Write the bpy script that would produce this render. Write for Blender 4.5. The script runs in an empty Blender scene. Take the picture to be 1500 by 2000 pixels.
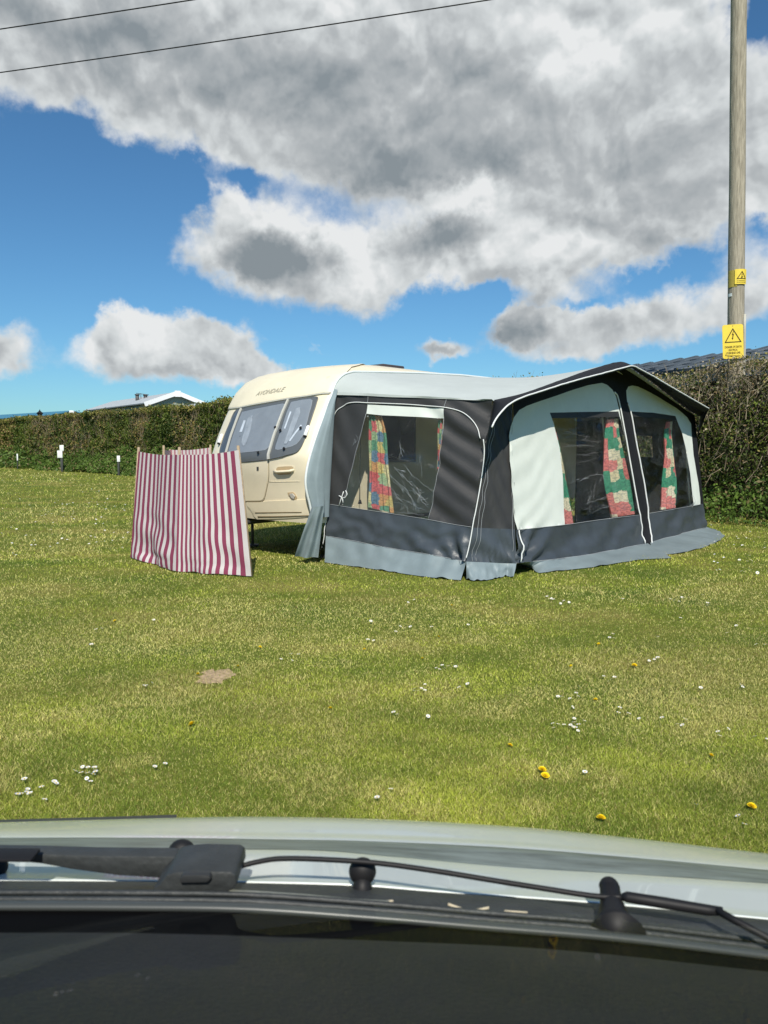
import bpy, bmesh, math, random
import numpy as np
from mathutils import Vector, noise
from mathutils.geometry import delaunay_2d_cdt
random.seed(7); rng=np.random.default_rng(7)
sc=bpy.context.scene
R=math.radians
# ---------------------------------------------------------------- camera
FPX=1450.; CH=1.45; TH=math.atan(125/FPX)
cd=bpy.data.cameras.new('camera'); cam=bpy.data.objects.new('camera',cd); sc.collection.objects.link(cam)
cam.location=(0,0,CH); cam.rotation_euler=(R(90)-TH,0,0)
cd.sensor_fit='VERTICAL'; cd.sensor_height=24; cd.sensor_width=18; cd.lens=24*FPX/2000
cd.clip_start=0.02; cd.clip_end=2000
cd.dof.use_dof=True; cd.dof.focus_distance=9.5; cd.dof.aperture_fstop=5.5
sc.camera=cam
sc.view_settings.view_transform='Standard'; sc.view_settings.look='None'
sc.view_settings.gamma=1; sc.view_settings.exposure=0.24
SUN_AZ=R(177)      # compass-like angle from +Y clockwise towards +X of the place the sun stands in
SUN_EL=R(46)
SUND=Vector((math.sin(SUN_AZ)*math.cos(SUN_EL),math.cos(SUN_AZ)*math.cos(SUN_EL),math.sin(SUN_EL)))
ld=bpy.data.lights.new('sun','SUN'); ld.energy=4.2; ld.angle=R(.5); ld.color=(1,.94,.84)
lo=bpy.data.objects.new('sun',ld); sc.collection.objects.link(lo)
lo.rotation_euler=SUND.to_track_quat('Z','Y').to_euler(); lo.location=(0,0,30)

def ray(px,py):
    x=(px-750)/FPX; y=(1000-py)/FPX; c,s=math.cos(TH),math.sin(TH)
    return np.array([x,c+y*s,-s+y*c])
def at(px,py,Y):
    r=ray(px,py); return np.array([0,0,CH])+r*(Y/r[1])
def gnd(px,py,z=0):
    r=ray(px,py); return np.array([0,0,CH])+r*((z-CH)/r[2])
def proj(P):
    x,y,z=P[0],P[1],P[2]-CH; c,s=math.cos(TH),math.sin(TH)
    d=y*c-z*s; h=y*s+z*c
    return np.array([750+FPX*x/d,1000-FPX*h/d])

# ---------------------------------------------------------------- world: sky + clouds
w=bpy.data.worlds.new('World'); sc.world=w; w.use_nodes=True
nt=w.node_tree; N=nt.nodes; Lk=nt.links; N.clear()
def nd(t,**k):
    n=N.new(t)
    for a,b in k.items(): setattr(n,a,b)
    return n
def mth(op,a,b=None,c=None,clamp=False):
    n=nd('ShaderNodeMath',operation=op,use_clamp=clamp)
    for i,x in enumerate((a,b,c)):
        if x is None: continue
        if isinstance(x,(int,float)): n.inputs[i].default_value=x
        else: Lk.new(x,n.inputs[i])
    return n.outputs[0]
tc=nd('ShaderNodeTexCoord'); dirv=tc.outputs['Generated']
def wnoise(scale,detail,rough,off=(0,0,0),vec=None,col=False):
    m=nd('ShaderNodeVectorMath',operation='ADD'); Lk.new(vec or dirv,m.inputs[0]); m.inputs[1].default_value=off
    n=nd('ShaderNodeTexNoise'); n.inputs['Scale'].default_value=scale; n.inputs['Detail'].default_value=detail
    n.inputs['Roughness'].default_value=rough; Lk.new(m.outputs[0],n.inputs['Vector'])
    return n.outputs['Color'] if col else n.outputs['Fac']
sp=nd('ShaderNodeSeparateXYZ'); Lk.new(dirv,sp.inputs[0])
az0=mth('ARCTAN2',sp.outputs[0],sp.outputs[1]); el0=mth('ARCSINE',sp.outputs[2])
wa=wnoise(5.5,6,.58,(3,1,2)); wb=wnoise(5.5,6,.58,(9,4,7)); wc=wnoise(22,5,.6,(1,8,3)); wd=wnoise(22,5,.6,(5,2,6))
az=mth('ADD',mth('ADD',az0,mth('MULTIPLY',mth('SUBTRACT',wa,.5),.16)),mth('MULTIPLY',mth('SUBTRACT',wc,.5),.05))
el=mth('ADD',mth('ADD',el0,mth('MULTIPLY',mth('SUBTRACT',wb,.5),.14)),mth('MULTIPLY',mth('SUBTRACT',wd,.5),.05))
def blobs(lst):
    tot=None
    for (px,py,rx,ry,wt) in lst:
        r=ray(px,py); r=r/np.linalg.norm(r)
        a=math.atan2(r[0],r[1]); e=math.asin(r[2])
        r2=ray(px+1,py); r2=r2/np.linalg.norm(r2); k=abs(math.atan2(r2[0],r2[1])-a)
        r3=ray(px,py-1); r3=r3/np.linalg.norm(r3); k2=abs(math.asin(r3[2])-e)
        dx=mth('MULTIPLY',mth('SUBTRACT',az,a),1/(rx*k)); dy=mth('MULTIPLY',mth('SUBTRACT',el,e),1/(ry*k2))
        q=mth('ADD',mth('MULTIPLY',dx,dx),mth('MULTIPLY',dy,dy))
        g=mth('MULTIPLY',mth('POWER',2.718,mth('MULTIPLY',q,-1)),wt)
        tot=g if tot is None else mth('ADD',tot,g)
    return tot
COVER=[(250,110,420,135,1.0),(60,90,200,110,.5),(700,120,420,190,1.2),(1200,150,420,220,1.2),(560,250,230,70,.7),(870,290,260,90,.9),(1280,330,300,110,1.0),
 (1650,300,260,200,1.0),(480,470,150,90,1.2),(640,520,190,80,1.1),(850,470,220,85,1.1),(1080,480,200,70,1.0),(1290,430,200,60,.7),(430,390,70,50,.6),
 (300,690,160,70,1.35),(440,700,70,50,.9),(560,712,50,25,.6),(235,645,60,45,.6),(390,650,60,35,.5),(460,715,90,38,.7),(10,680,80,70,1.2),(865,690,66,34,1.45),(1060,605,100,52,1.3),(1240,620,130,62,1.15),(1000,650,70,30,.7),
 (1440,560,110,70,.95),(1150,680,120,28,.7),(600,665,50,10,.5),(560,725,50,28,.7),(30,800,70,14,.4),(-300,150,300,180,1),(-450,620,150,80,1),
 (400,-300,900,260,.9),(1200,-350,700,260,.9)]
HOLES=[(130,360,170,120,-.7),(210,560,180,80,-.45),(690,640,90,25,-.2),(1080,318,40,14,-.5),(470,335,50,22,-.35),(1480,20,35,60,-.6),(1390,20,20,30,-.2),(1480,440,70,30,-.5),(960,570,70,30,-.6),(1130,570,130,14,-.45),(1330,520,110,22,-.4),(1420,660,100,40,-.4),(900,590,90,25,-.5),(340,330,40,60,-.4)]
DARK=[(520,490,130,50,1.25),(600,470,70,35,.3),(430,500,60,40,.25),(850,450,95,50,1.1),(1040,540,130,35,.5),(330,110,330,90,.55),(760,180,300,110,.58),(1150,200,300,110,.28),(720,310,150,45,.6),(960,300,140,40,.5),(1180,350,150,60,.5),(1300,430,160,60,.45),(1000,640,90,35,1.0),(1220,650,130,35,.2),(860,695,60,20,.7),
 (360,735,140,28,.45),(380,650,60,40,.3),(-40,700,80,60,.3),(1450,600,90,40,.15),(600,590,200,30,.5),(120,60,250,60,.5),(1060,90,50,60,-.25),(1130,90,60,60,-.25),(1300,60,150,60,-.2),(400,-300,900,200,.6),(620,430,120,50,-.5),(430,345,80,30,-.5),(690,500,60,60,-.5),(900,370,110,35,-.5),(260,650,120,40,-.3)]
cov=mth('ADD',blobs(COVER),blobs(HOLES))
# general cloud field for the rest of the sky (behind the camera, overhead)
gen=mth('MULTIPLY',mth('SUBTRACT',wnoise(2.2,6,.55,(4,4,1)),.42),3.0)
back=mth('MULTIPLY',mth('LESS_THAN',sp.outputs[1],.35),1)
gen=mth('MULTIPLY',gen,back)
def billow(off,octs):
    m=nd('ShaderNodeVectorMath',operation='ADD'); Lk.new(dirv,m.inputs[0]); m.inputs[1].default_value=off
    cn=wnoise(6,5,.6,off,None,True); s_=nd('ShaderNodeVectorMath',operation='SCALE'); Lk.new(cn,s_.inputs[0]); s_.inputs['Scale'].default_value=.16
    m2=nd('ShaderNodeVectorMath',operation='ADD'); Lk.new(m.outputs[0],m2.inputs[0]); Lk.new(s_.outputs[0],m2.inputs[1])
    t=None
    for sc_,wt in octs:
        v=nd('ShaderNodeTexVoronoi',feature='F1'); v.inputs['Scale'].default_value=sc_; Lk.new(m2.outputs[0],v.inputs['Vector'])
        k=mth('MULTIPLY',mth('SUBTRACT',.45,v.outputs['Distance']),wt); t=k if t is None else mth('ADD',t,k)
    return t
OC=[(8,1.0),(19,.5),(44,.24)]
bil=billow((0,0,0),OC); bilU=billow((.004,-.008,.016),OC)
fb2=wnoise(30,8,.68,(7,1,1))
fbs=mth('ADD',mth('MULTIPLY',bil,.42),mth('MULTIPLY',mth('SUBTRACT',fb2,.5),.42))
dens=mth('ADD',mth('ADD',cov,gen),fbs)
mr=nd('ShaderNodeMapRange',interpolation_type='SMOOTHSTEP'); Lk.new(dens,mr.inputs[0]); mr.inputs[1].default_value=.36; mr.inputs[2].default_value=1.0
alpha=mr.outputs[0]
rel=mth('SUBTRACT',bil,bilU)       # slope of the billows towards the light
fb3=wnoise(4.5,6,.52,(8,3,5))
dk=mth('ADD',mth('ADD',mth('MULTIPLY',blobs(DARK),.80),mth('MULTIPLY',mth('SUBTRACT',fb3,.5),.42)),.19)
dk=mth('SUBTRACT',dk,mth('MULTIPLY',rel,.85))
dk=mth('ADD',dk,mth('MULTIPLY',mth('SUBTRACT',fb2,.5),.12))
edge=nd('ShaderNodeMapRange'); Lk.new(dens,edge.inputs[0]); edge.inputs[1].default_value=.55; edge.inputs[2].default_value=1.15
dk=mth('MULTIPLY',dk,mth('ADD',mth('MULTIPLY',edge.outputs[0],.5),.5))
cr=nd('ShaderNodeValToRGB'); Lk.new(dk,cr.inputs[0])
e=cr.color_ramp.elements; e[0].position=0.0; e[0].color=(.72,.735,.74,1); e[1].position=1.0; e[1].color=(.22,.255,.28,1)
x=e.new(.22); x.color=(.58,.61,.62,1); x=e.new(.5); x.color=(.41,.435,.45,1)
sky=nd('ShaderNodeTexSky',sky_type='NISHITA',sun_disc=False,sun_elevation=SUN_EL,sun_rotation=SUN_AZ,altitude=50,air_density=1.0,dust_density=.35,ozone_density=2.5)
skm=nd('ShaderNodeMixRGB',blend_type='MULTIPLY'); skm.inputs[0].default_value=1; Lk.new(sky.outputs[0],skm.inputs[1]); skm.inputs[2].default_value=(.55,.92,1.12,1)
bg1=nd('ShaderNodeBackground'); Lk.new(skm.outputs[0],bg1.inputs[0]); bg1.inputs[1].default_value=.080
bg2=nd('ShaderNodeBackground'); Lk.new(cr.outputs[0],bg2.inputs[0]); bg2.inputs[1].default_value=.95
mx=nd('ShaderNodeMixShader'); Lk.new(alpha,mx.inputs[0]); Lk.new(bg1.outputs[0],mx.inputs[1]); Lk.new(bg2.outputs[0],mx.inputs[2])
wo=nd('ShaderNodeOutputWorld'); Lk.new(mx.outputs[0],wo.inputs[0])

# ---------------------------------------------------------------- helpers
MATS={}
def mat(name,col,rough=.7,spec=.3,var=.0,vscale=5.,bump=0.,bscale=60.,metal=0.,col2=None,coat=0.,stretch=None,sheen=0,transl=0):
    if name in MATS: return MATS[name]
    m=bpy.data.materials.new(name); m.use_nodes=True; n=m.node_tree.nodes; l=m.node_tree.links
    b=n['Principled BSDF']; b.inputs['Roughness'].default_value=rough; b.inputs['Specular IOR Level'].default_value=spec
    b.inputs['Metallic'].default_value=metal; b.inputs['Coat Weight'].default_value=coat
    b.inputs['Base Color'].default_value=(*col,1)
    t=n.new('ShaderNodeTexCoord'); vec=t.outputs['Object']
    if stretch:
        mp=n.new('ShaderNodeMapping'); mp.inputs['Scale'].default_value=stretch; l.new(vec,mp.inputs[0]); vec=mp.outputs[0]
    if var>0:
        no=n.new('ShaderNodeTexNoise'); no.inputs['Scale'].default_value=vscale; no.inputs['Detail'].default_value=7; no.inputs['Roughness'].default_value=.62; l.new(vec,no.inputs['Vector'])
        r=n.new('ShaderNodeValToRGB'); l.new(no.outputs['Fac'],r.inputs[0])
        c2=col2 or tuple(c*(1-var) for c in col); c1=col if col2 else tuple(min(1,c*(1+var)) for c in col)
        r.color_ramp.elements[0].position=.32; r.color_ramp.elements[0].color=(*c2,1)
        r.color_ramp.elements[1].position=.68; r.color_ramp.elements[1].color=(*c1,1)
        l.new(r.outputs[0],b.inputs['Base Color'])
    if bump>0:
        no=n.new('ShaderNodeTexNoise'); no.inputs['Scale'].default_value=bscale; no.inputs['Detail'].default_value=5; l.new(vec,no.inputs['Vector'])
        bp=n.new('ShaderNodeBump'); bp.inputs['Strength'].default_value=bump; bp.inputs['Distance'].default_value=.01; l.new(no.outputs['Fac'],bp.inputs['Height']); l.new(bp.outputs[0],b.inputs['Normal'])
    if transl>0:
        tr=n.new('ShaderNodeBsdfTranslucent'); tr.inputs[0].default_value=(*col,1); ms=n.new('ShaderNodeMixShader'); ms.inputs[0].default_value=transl
        l.new(b.outputs[0],ms.inputs[1]); l.new(tr.outputs[0],ms.inputs[2]); l.new(ms.outputs[0],n['Material Output'].inputs[0])
    MATS[name]=m; return m
def attr_mat(name,rough=.8,spec=.2,transl=.0):
    m=bpy.data.materials.new(name); m.use_nodes=True; n=m.node_tree.nodes; l=m.node_tree.links
    b=n['Principled BSDF']; b.inputs['Roughness'].default_value=rough; b.inputs['Specular IOR Level'].default_value=spec
    a=n.new('ShaderNodeAttribute'); a.attribute_name='tone'; l.new(a.outputs['Color'],b.inputs['Base Color'])
    if transl>0:
        tr=n.new('ShaderNodeBsdfTranslucent'); l.new(a.outputs['Color'],tr.inputs[0]); ms=n.new('ShaderNodeMixShader'); ms.inputs[0].default_value=transl
        l.new(b.outputs[0],ms.inputs[1]); l.new(tr.outputs[0],ms.inputs[2]); l.new(ms.outputs[0],n['Material Output'].inputs[0])
    return m
WL={}
def tag(o,label=None,cat=None,group=None,kind=None):
    if label: o['label']=label
    if cat: o['category']=cat
    if group: o['group']=group
    if kind: o['kind']=kind
    return o
def thing(name,label,cat,loc,group=None):
    o=bpy.data.objects.new(name,None); sc.collection.objects.link(o); o.location=tuple(map(float,loc)); WL[o]=np.array(loc,float)
    o.empty_display_size=.2
    return tag(o,label,cat,group)
def obj(name,V,Fc,m,parent=None,loc=None,smooth=True,uv=None,label=None):
    V=np.asarray(V,float).reshape(-1,3)
    if loc is None: loc=WL[parent] if parent is not None else np.array([V[:,0].mean(),V[:,1].mean(),V[:,2].min()])
    loc=np.asarray(loc,float)
    me=bpy.data.meshes.new(name); me.from_pydata((V-loc).tolist(),[],[tuple(map(int,f)) for f in Fc]); 
    for mm in (m if isinstance(m,(list,tuple)) else [m]): me.materials.append(mm)
    if smooth: me.polygons.foreach_set('use_smooth',[True]*len(me.polygons))
    if uv is not None:
        ul=me.uv_layers.new(name='uv'); li=np.empty(len(me.loops),int); me.loops.foreach_get('vertex_index',li)
        ul.data.foreach_set('uv',np.asarray(uv,float)[li].ravel())
    me.update()
    o=bpy.data.objects.new(name,me); sc.collection.objects.link(o); WL[o]=loc
    if parent is not None: o.parent=parent; o.location=tuple(loc-WL[parent])
    else: o.location=tuple(loc)
    if label: o['label']=label
    return o
def recalc(o):
    bm=bmesh.new(); bm.from_mesh(o.data); bmesh.ops.recalc_face_normals(bm,faces=bm.faces); bm.to_mesh(o.data); bm.free(); return o
def bigmesh(name,V,k,nf,m,parent=None,loc=(0,0,0),tone=None,smooth=False):
    """V: (nf*k,3) separate polygons of k verts"""
    loc=np.asarray(loc,float); me=bpy.data.meshes.new(name); me.vertices.add(len(V)); me.vertices.foreach_set('co',(V-loc).astype('f').ravel())
    me.loops.add(nf*k); me.loops.foreach_set('vertex_index',np.arange(nf*k,dtype=np.int32))
    me.polygons.add(nf); me.polygons.foreach_set('loop_start',np.arange(0,nf*k,k,dtype=np.int32)); me.polygons.foreach_set('loop_total',np.full(nf,k,dtype=np.int32))
    me.update(calc_edges=True); me.materials.append(m)
    if tone is not None:
        ca=me.color_attributes.new(name='tone',type='FLOAT_COLOR',domain='POINT'); c=np.ones((len(V),4),'f'); c[:,:3]=np.repeat(tone,k,axis=0); ca.data.foreach_set('color',c.ravel())
    o=bpy.data.objects.new(name,me); sc.collection.objects.link(o); WL[o]=loc
    if parent is not None: o.parent=parent; o.location=tuple(loc-WL[parent])
    else: o.location=tuple(loc)
    return o
class MB:
    def __init__(s): s.V=[]; s.F=[]
    def add(s,V,F):
        b=len(s.V); s.V+= [tuple(map(float,v)) for v in V]; s.F+=[tuple(i+b for i in f) for f in F]; return s
    def box(s,c,d,ax=None):
        c=np.array(c,float); ax=ax or (np.array([1,0,0]),np.array([0,1,0]),np.array([0,0,1]))
        V=[c+ax[0]*d[0]/2*i+ax[1]*d[1]/2*j+ax[2]*d[2]/2*k for i in(-1,1) for j in(-1,1) for k in(-1,1)]
        return s.add(V,[(0,1,3,2),(4,6,7,5),(0,4,5,1),(2,3,7,6),(0,2,6,4),(1,5,7,3)])
    def tube(s,pts,r,n=8,cap=True):
        pts=[np.array(p,float) for p in pts]; rr=r if isinstance(r,(list,tuple)) else [r]*len(pts)
        V=[];F=[]; up=None
        for i,p in enumerate(pts):
            t=pts[min(i+1,len(pts)-1)]-pts[max(i-1,0)]; t=t/(np.linalg.norm(t)+1e-9)
            if up is None: up=np.array([0,0,1.]) if abs(t[2])<.9 else np.array([1.,0,0])
            a=np.cross(t,up); a/=np.linalg.norm(a)+1e-9; b=np.cross(a,t); up=b
            for k in range(n):
                th=2*math.pi*k/n; V.append(p+rr[i]*(a*math.cos(th)+b*math.sin(th)))
        for i in range(len(pts)-1):
            for k in range(n): F.append((i*n+k,i*n+(k+1)%n,(i+1)*n+(k+1)%n,(i+1)*n+k))
        if cap: F.append(tuple(range(n-1,-1,-1))); F.append(tuple((len(pts)-1)*n+k for k in range(n)))
        return s.add(V,F)
    def build(s,name,m,parent=None,smooth=True,label=None,loc=None): return obj(name,s.V,s.F,m,parent,smooth=smooth,label=label,loc=loc)
def autosmooth(o,ang=35):
    me=o.data; bm=bmesh.new(); bm.from_mesh(me); bmesh.ops.recalc_face_normals(bm,faces=bm.faces)
    for e_ in bm.edges: e_.smooth = (len(e_.link_faces)==2 and e_.calc_face_angle(0)<R(ang))
    bm.to_mesh(me); bm.free(); me.polygons.foreach_set('use_smooth',[True]*len(me.polygons)); return o
def bevel(o,wd=.01,seg=2):
    bm=bmesh.new(); bm.from_mesh(o.data); bmesh.ops.remove_doubles(bm,verts=bm.verts,dist=1e-5)
    bmesh.ops.recalc_face_normals(bm,faces=bm.faces)
    es=[e_ for e_ in bm.edges if len(e_.link_faces)==2 and e_.calc_face_angle(0)>R(30)]
    bmesh.ops.bevel(bm,geom=es,offset=wd,segments=seg,affect='EDGES',profile=.5); bm.to_mesh(o.data); bm.free(); return autosmooth(o,40)
def resample(P,n):
    P=np.array(P,float); d=np.r_[0,np.cumsum(np.linalg.norm(np.diff(P,axis=0),axis=1))]; t=np.linspace(0,d[-1],n)
    return np.stack([np.interp(t,d,P[:,i]) for i in range(P.shape[1])],1)
def smoothp(P,n,it=1,closed=False):
    """Catmull-Rom through the points"""
    P=np.array(P,float); out=[]
    m=len(P); segs=m if closed else m-1
    for i in range(segs):
        p0=P[(i-1)%m] if (closed or i>0) else 2*P[0]-P[1]; p1=P[i%m]; p2=P[(i+1)%m]; p3=P[(i+2)%m] if (closed or i+2<m) else 2*P[-1]-P[-2]
        for k in range(n):
            t=k/n; out.append(.5*((2*p1)+(-p0+p2)*t+(2*p0-5*p1+4*p2-p3)*t*t+(-p0+3*p1-3*p2+p3)*t**3))
    if not closed: out.append(P[-1])
    return np.array(out)
def grid(rows,closed=False):
    nr=len(rows); nc=len(rows[0]); V=np.array(rows).reshape(-1,3); F=[]
    for i in range(nr-1):
        for j in range(nc if closed else nc-1):
            F.append((i*nc+j,i*nc+(j+1)%nc,(i+1)*nc+(j+1)%nc,(i+1)*nc+j))
    return V,F
def inside(p,poly):
    x,y=p; c=False; n=len(poly); j=n-1
    for i in range(n):
        xi,yi=poly[i]; xj,yj=poly[j]
        if (yi>y)!=(yj>y) and x<(xj-xi)*(y-yi)/(yj-yi)+xi: c=not c
        j=i
    return c
def solve(S,px,py,a=.5,b=.5):
    t=np.array([px,py],float); p=np.array([a,b],float)
    for _ in range(30):
        f=proj(S(*p))-t
        if abs(f).max()<.01: break
        h=1e-4; J=np.stack([(proj(S(p[0]+h,p[1]))-proj(S(p[0],p[1])))/h,(proj(S(p[0],p[1]+h))-proj(S(p[0],p[1])))/h],1)
        st=np.linalg.solve(J,f); m=abs(st).max(); 
        if m>.4: st*=.4/m
        p-=st
    return p
def sol(S,pts,a=.5,b=.5): return [tuple(solve(S,x,y,a,b)) for x,y in pts]
def normal(S,a,b,h=1e-3):
    n=np.cross(S(a+h,b)-S(a-h,b),S(a,b+h)-S(a,b-h)); n/=np.linalg.norm(n)+1e-12
    c=S(a,b)-np.array([0,0,CH])
    return n if n@c<0 else -n      # towards the side the path in front is on
def dens_poly(poly,h):
    out=[]
    for i in range(len(poly)):
        p=np.array(poly[i]);q=np.array(poly[(i+1)%len(poly)]); k=max(1,int(np.linalg.norm(q-p)/h))
        for j in range(k): out.append(tuple(p+(q-p)*j/k))
    return out
def cdt(regions,h):
    """regions: list of (name, polygon in 2D), the first that contains a triangle owns it -> dict name -> (verts2d, faces)"""
    vs=[];es=[]
    for nm,poly in regions:
        q=dens_poly(poly,h); b=len(vs); vs+= [Vector(p) for p in q]; es+=[(b+i,b+(i+1)%len(q)) for i in range(len(q))]
    A=np.array([v for v in vs]); lo_,hi=A.min(0),A.max(0)
    for i in range(int((hi[0]-lo_[0])/h)+1):
        for j in range(int((hi[1]-lo_[1])/h)+1):
            p=(lo_[0]+(i+.5+random.uniform(-.15,.15))*h,lo_[1]+(j+.5+.5*(i%2)+random.uniform(-.15,.15))*h)
            if any(inside(p,poly) for nm,poly in regions): vs.append(Vector(p))
    V,E_,F_,_,_,_=delaunay_2d_cdt(vs,es,[],0,1e-5)
    out={}
    for f in F_:
        c=(sum(V[i][0] for i in f)/3,sum(V[i][1] for i in f)/3)
        for nm,poly in regions:
            if inside(c,poly): out.setdefault(nm,[]).append(f); break
    res={}
    for nm,fs in out.items():
        ids=sorted({i for f in fs for i in f}); mp={k:i for i,k in enumerate(ids)}
        res[nm]=([tuple(V[i]) for i in ids],[tuple(mp[i] for i in f) for f in fs])
    return res
def decal(name,poly,S,off,m,parent,h=.08,depth=None,label=None,bumpf=None,uvf=None):
    """raised plate following surface S, its rim walled back towards the surface"""
    r=cdt([('a',poly)],h)['a']; V2,F=r; V=[]
    for p in V2:
        n=normal(S,*p); V.append(S(*p)+n*(off+(bumpf(*p) if bumpf else 0)))
    V=list(V); F=list(F)
    cnt={}
    for f in F:
        for i in range(3):
            a,b=f[i],f[(i+1)%3]; cnt[(a,b)]=1
    d=off+.004 if depth is None else depth; mp={}
    for (a,b) in list(cnt):
        if (b,a) in cnt: continue
        for k in (a,b):
            if k not in mp: mp[k]=len(V); V.append(V[k]-normal(S,*V2[k])*d)
        F.append((b,a,mp[a],mp[b]))
    uv=None
    if uvf: uv=[uvf(*p) for p in V2]+[(0,0)]*(len(V)-len(V2))
    o=obj(name,V,F,m,parent,label=label,uv=uv); autosmooth(o,50); return o
def fn(x,y,z=0): return noise.noise(Vector((x,y,z)))

# ---------------------------------------------------------------- site frame of the pitched caravan
O3=gnd(635,1097); AN=R(47); U=np.array([math.cos(AN),math.sin(AN),0]); VV=np.array([math.sin(AN),-math.cos(AN),0]); ZZ=np.array([0,0,1.])
def LW(u,v,z): return O3+U*u+VV*v+ZZ*z

# ---------------------------------------------------------------- materials
M_cream=mat('cream_painted_shell',(.80,.715,.52),.38,.5,var=.05,vscale=3,coat=.25)
M_creamroof=mat('cream_roof_shell',(.78,.71,.53),.45,.5,var=.06,vscale=2.5)
M_cream_dk=mat('tan_recess_plastic',(.50,.38,.22),.5)
M_greyframe=mat('grey_window_surround',(.11,.12,.125),.4,.5)
M_seal=mat('pale_rubber_seal',(.55,.54,.48),.5)
M_blind=mat('grey_blind_cloth',(.29,.315,.34),.8,var=.08,vscale=4)
M_net=mat('white_net_cloth',(.72,.76,.80),.8,var=.1,vscale=8)
M_alu=mat('bright_rail',(.72,.76,.74),.4,.5)
M_black=mat('black_rubber',(.012,.012,.013),.55)
M_dmet=mat('dark_galvanised',(.10,.10,.10),.6,metal=.4,var=.2)
M_roofcl=mat('pale_grey_green_canvas',(.46,.50,.48),.85,.2,var=.04,vscale=3,bump=.15,bscale=300)
M_white=mat('off_white_canvas',(.68,.72,.665),.85,.2,var=.04,vscale=3,bump=.2,bscale=280)
M_char=mat('charcoal_canvas',(.036,.036,.036),.5,.4,var=.14,vscale=3,bump=.25,bscale=260)
M_blk=mat('black_canvas',(.014,.0145,.017),.7,.25,var=.1,vscale=3,bump=.2,bscale=260)
M_slate=mat('slate_vinyl',(.056,.068,.080),.40,.45,var=.14,vscale=3,bump=.15,bscale=120)
M_mud=mat('blue_grey_vinyl',(.20,.25,.265),.5,.4,var=.12,vscale=2.5,bump=.15,bscale=90)
M_side=mat('blue_grey_side_canvas',(.25,.31,.33),.7,.3,var=.1,vscale=4)
M_pipe=mat('white_piping',(.74,.76,.74),.6)
M_zip=mat('grey_stitching',(.34,.36,.37),.7)
M_postw=mat('pale_timber_post',(.38,.29,.19),.7,var=.2,vscale=30)
def glassmat(name,refl,tint,rough=.02,bumps=0.,bscale=6.,stretch=(1,1,1),haze=0.,hcol=(.8,.85,.9),gmax=.7):
    m=bpy.data.materials.new(name); m.use_nodes=True; n=m.node_tree.nodes; l=m.node_tree.links; n.clear()
    out=n.new('ShaderNodeOutputMaterial'); tr=n.new('ShaderNodeBsdfTransparent'); tr.inputs[0].default_value=(*tint,1)
    gl=n.new('ShaderNodeBsdfGlossy'); gl.inputs['Roughness'].default_value=rough; gl.inputs[0].default_value=(1,1,1,1)
    lw=n.new('ShaderNodeLayerWeight'); lw.inputs[0].default_value=.25
    pw=n.new('ShaderNodeMath'); pw.operation='POWER'; l.new(lw.outputs['Facing'],pw.inputs[0]); pw.inputs[1].default_value=5
    lw.inputs[0].default_value=.5; mr_=n.new('ShaderNodeMapRange'); mr_.inputs[3].default_value=refl; mr_.inputs[4].default_value=gmax; l.new(pw.outputs[0],mr_.inputs[0])
    ms=n.new('ShaderNodeMixShader'); l.new(mr_.outputs[0],ms.inputs[0]); l.new(tr.outputs[0],ms.inputs[1]); l.new(gl.outputs[0],ms.inputs[2])
    last=ms.outputs[0]
    if bumps>0:
        t=n.new('ShaderNodeTexCoord'); mp=n.new('ShaderNodeMapping'); mp.inputs['Scale'].default_value=stretch; mp.inputs['Rotation'].default_value=(0,.5,.3)
        l.new(t.outputs['Object'],mp.inputs[0]); no=n.new('ShaderNodeTexNoise'); no.inputs['Scale'].default_value=bscale; no.inputs['Detail'].default_value=3; no.inputs['Distortion'].default_value=1.4; l.new(mp.outputs[0],no.inputs['Vector'])
        bp=n.new('ShaderNodeBump'); bp.inputs['Strength'].default_value=bumps; bp.inputs['Distance'].default_value=.05; l.new(no.outputs['Fac'],bp.inputs['Height'])
        n2=n.new('ShaderNodeTexNoise'); n2.inputs['Scale'].default_value=bscale*2.2; n2.inputs['Detail'].default_value=4; n2.inputs['Distortion'].default_value=2.5; l.new(mp.outputs[0],n2.inputs['Vector'])
        n3=n.new('ShaderNodeTexNoise'); n3.inputs['Scale'].default_value=1.7; l.new(mp.outputs[0],n3.inputs['Vector']); r3=n.new('ShaderNodeMapRange'); r3.inputs[1].default_value=.42; r3.inputs[2].default_value=.62; l.new(n3.outputs['Fac'],r3.inputs[0])
        s2=n.new('ShaderNodeMath'); s2.operation='SUBTRACT'; l.new(n2.outputs['Fac'],s2.inputs[0]); s2.inputs[1].default_value=.5; a2=n.new('ShaderNodeMath'); a2.operation='ABSOLUTE'; l.new(s2.outputs[0],a2.inputs[0]); m2_=n.new('ShaderNodeMath'); m2_.operation='MULTIPLY'; l.new(a2.outputs[0],m2_.inputs[0]); l.new(r3.outputs[0],m2_.inputs[1])
        b2=n.new('ShaderNodeBump'); b2.inputs['Strength'].default_value=1; b2.inputs['Distance'].default_value=.55; l.new(m2_.outputs[0],b2.inputs['Height']); l.new(bp.outputs[0],b2.inputs['Normal']); l.new(b2.outputs[0],gl.inputs['Normal'])
    if haze>0:
        df=n.new('ShaderNodeBsdfDiffuse'); df.inputs[0].default_value=(*hcol,1); m2=n.new('ShaderNodeMixShader'); m2.inputs[0].default_value=haze
        l.new(last,m2.inputs[1]); l.new(df.outputs[0],m2.inputs[2]); last=m2.outputs[0]
    l.new(last,out.inputs[0]); return m
G_vinyl=glassmat('clear_vinyl',.07,(.90,.91,.90),.16,bumps=.8,bscale=5,stretch=(1,1,2.2),haze=.015)
G_front=glassmat('clear_vinyl_front',.085,(.93,.95,.96),.09,bumps=.9,bscale=3.5,stretch=(1,1,2.6),haze=.0)
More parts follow.
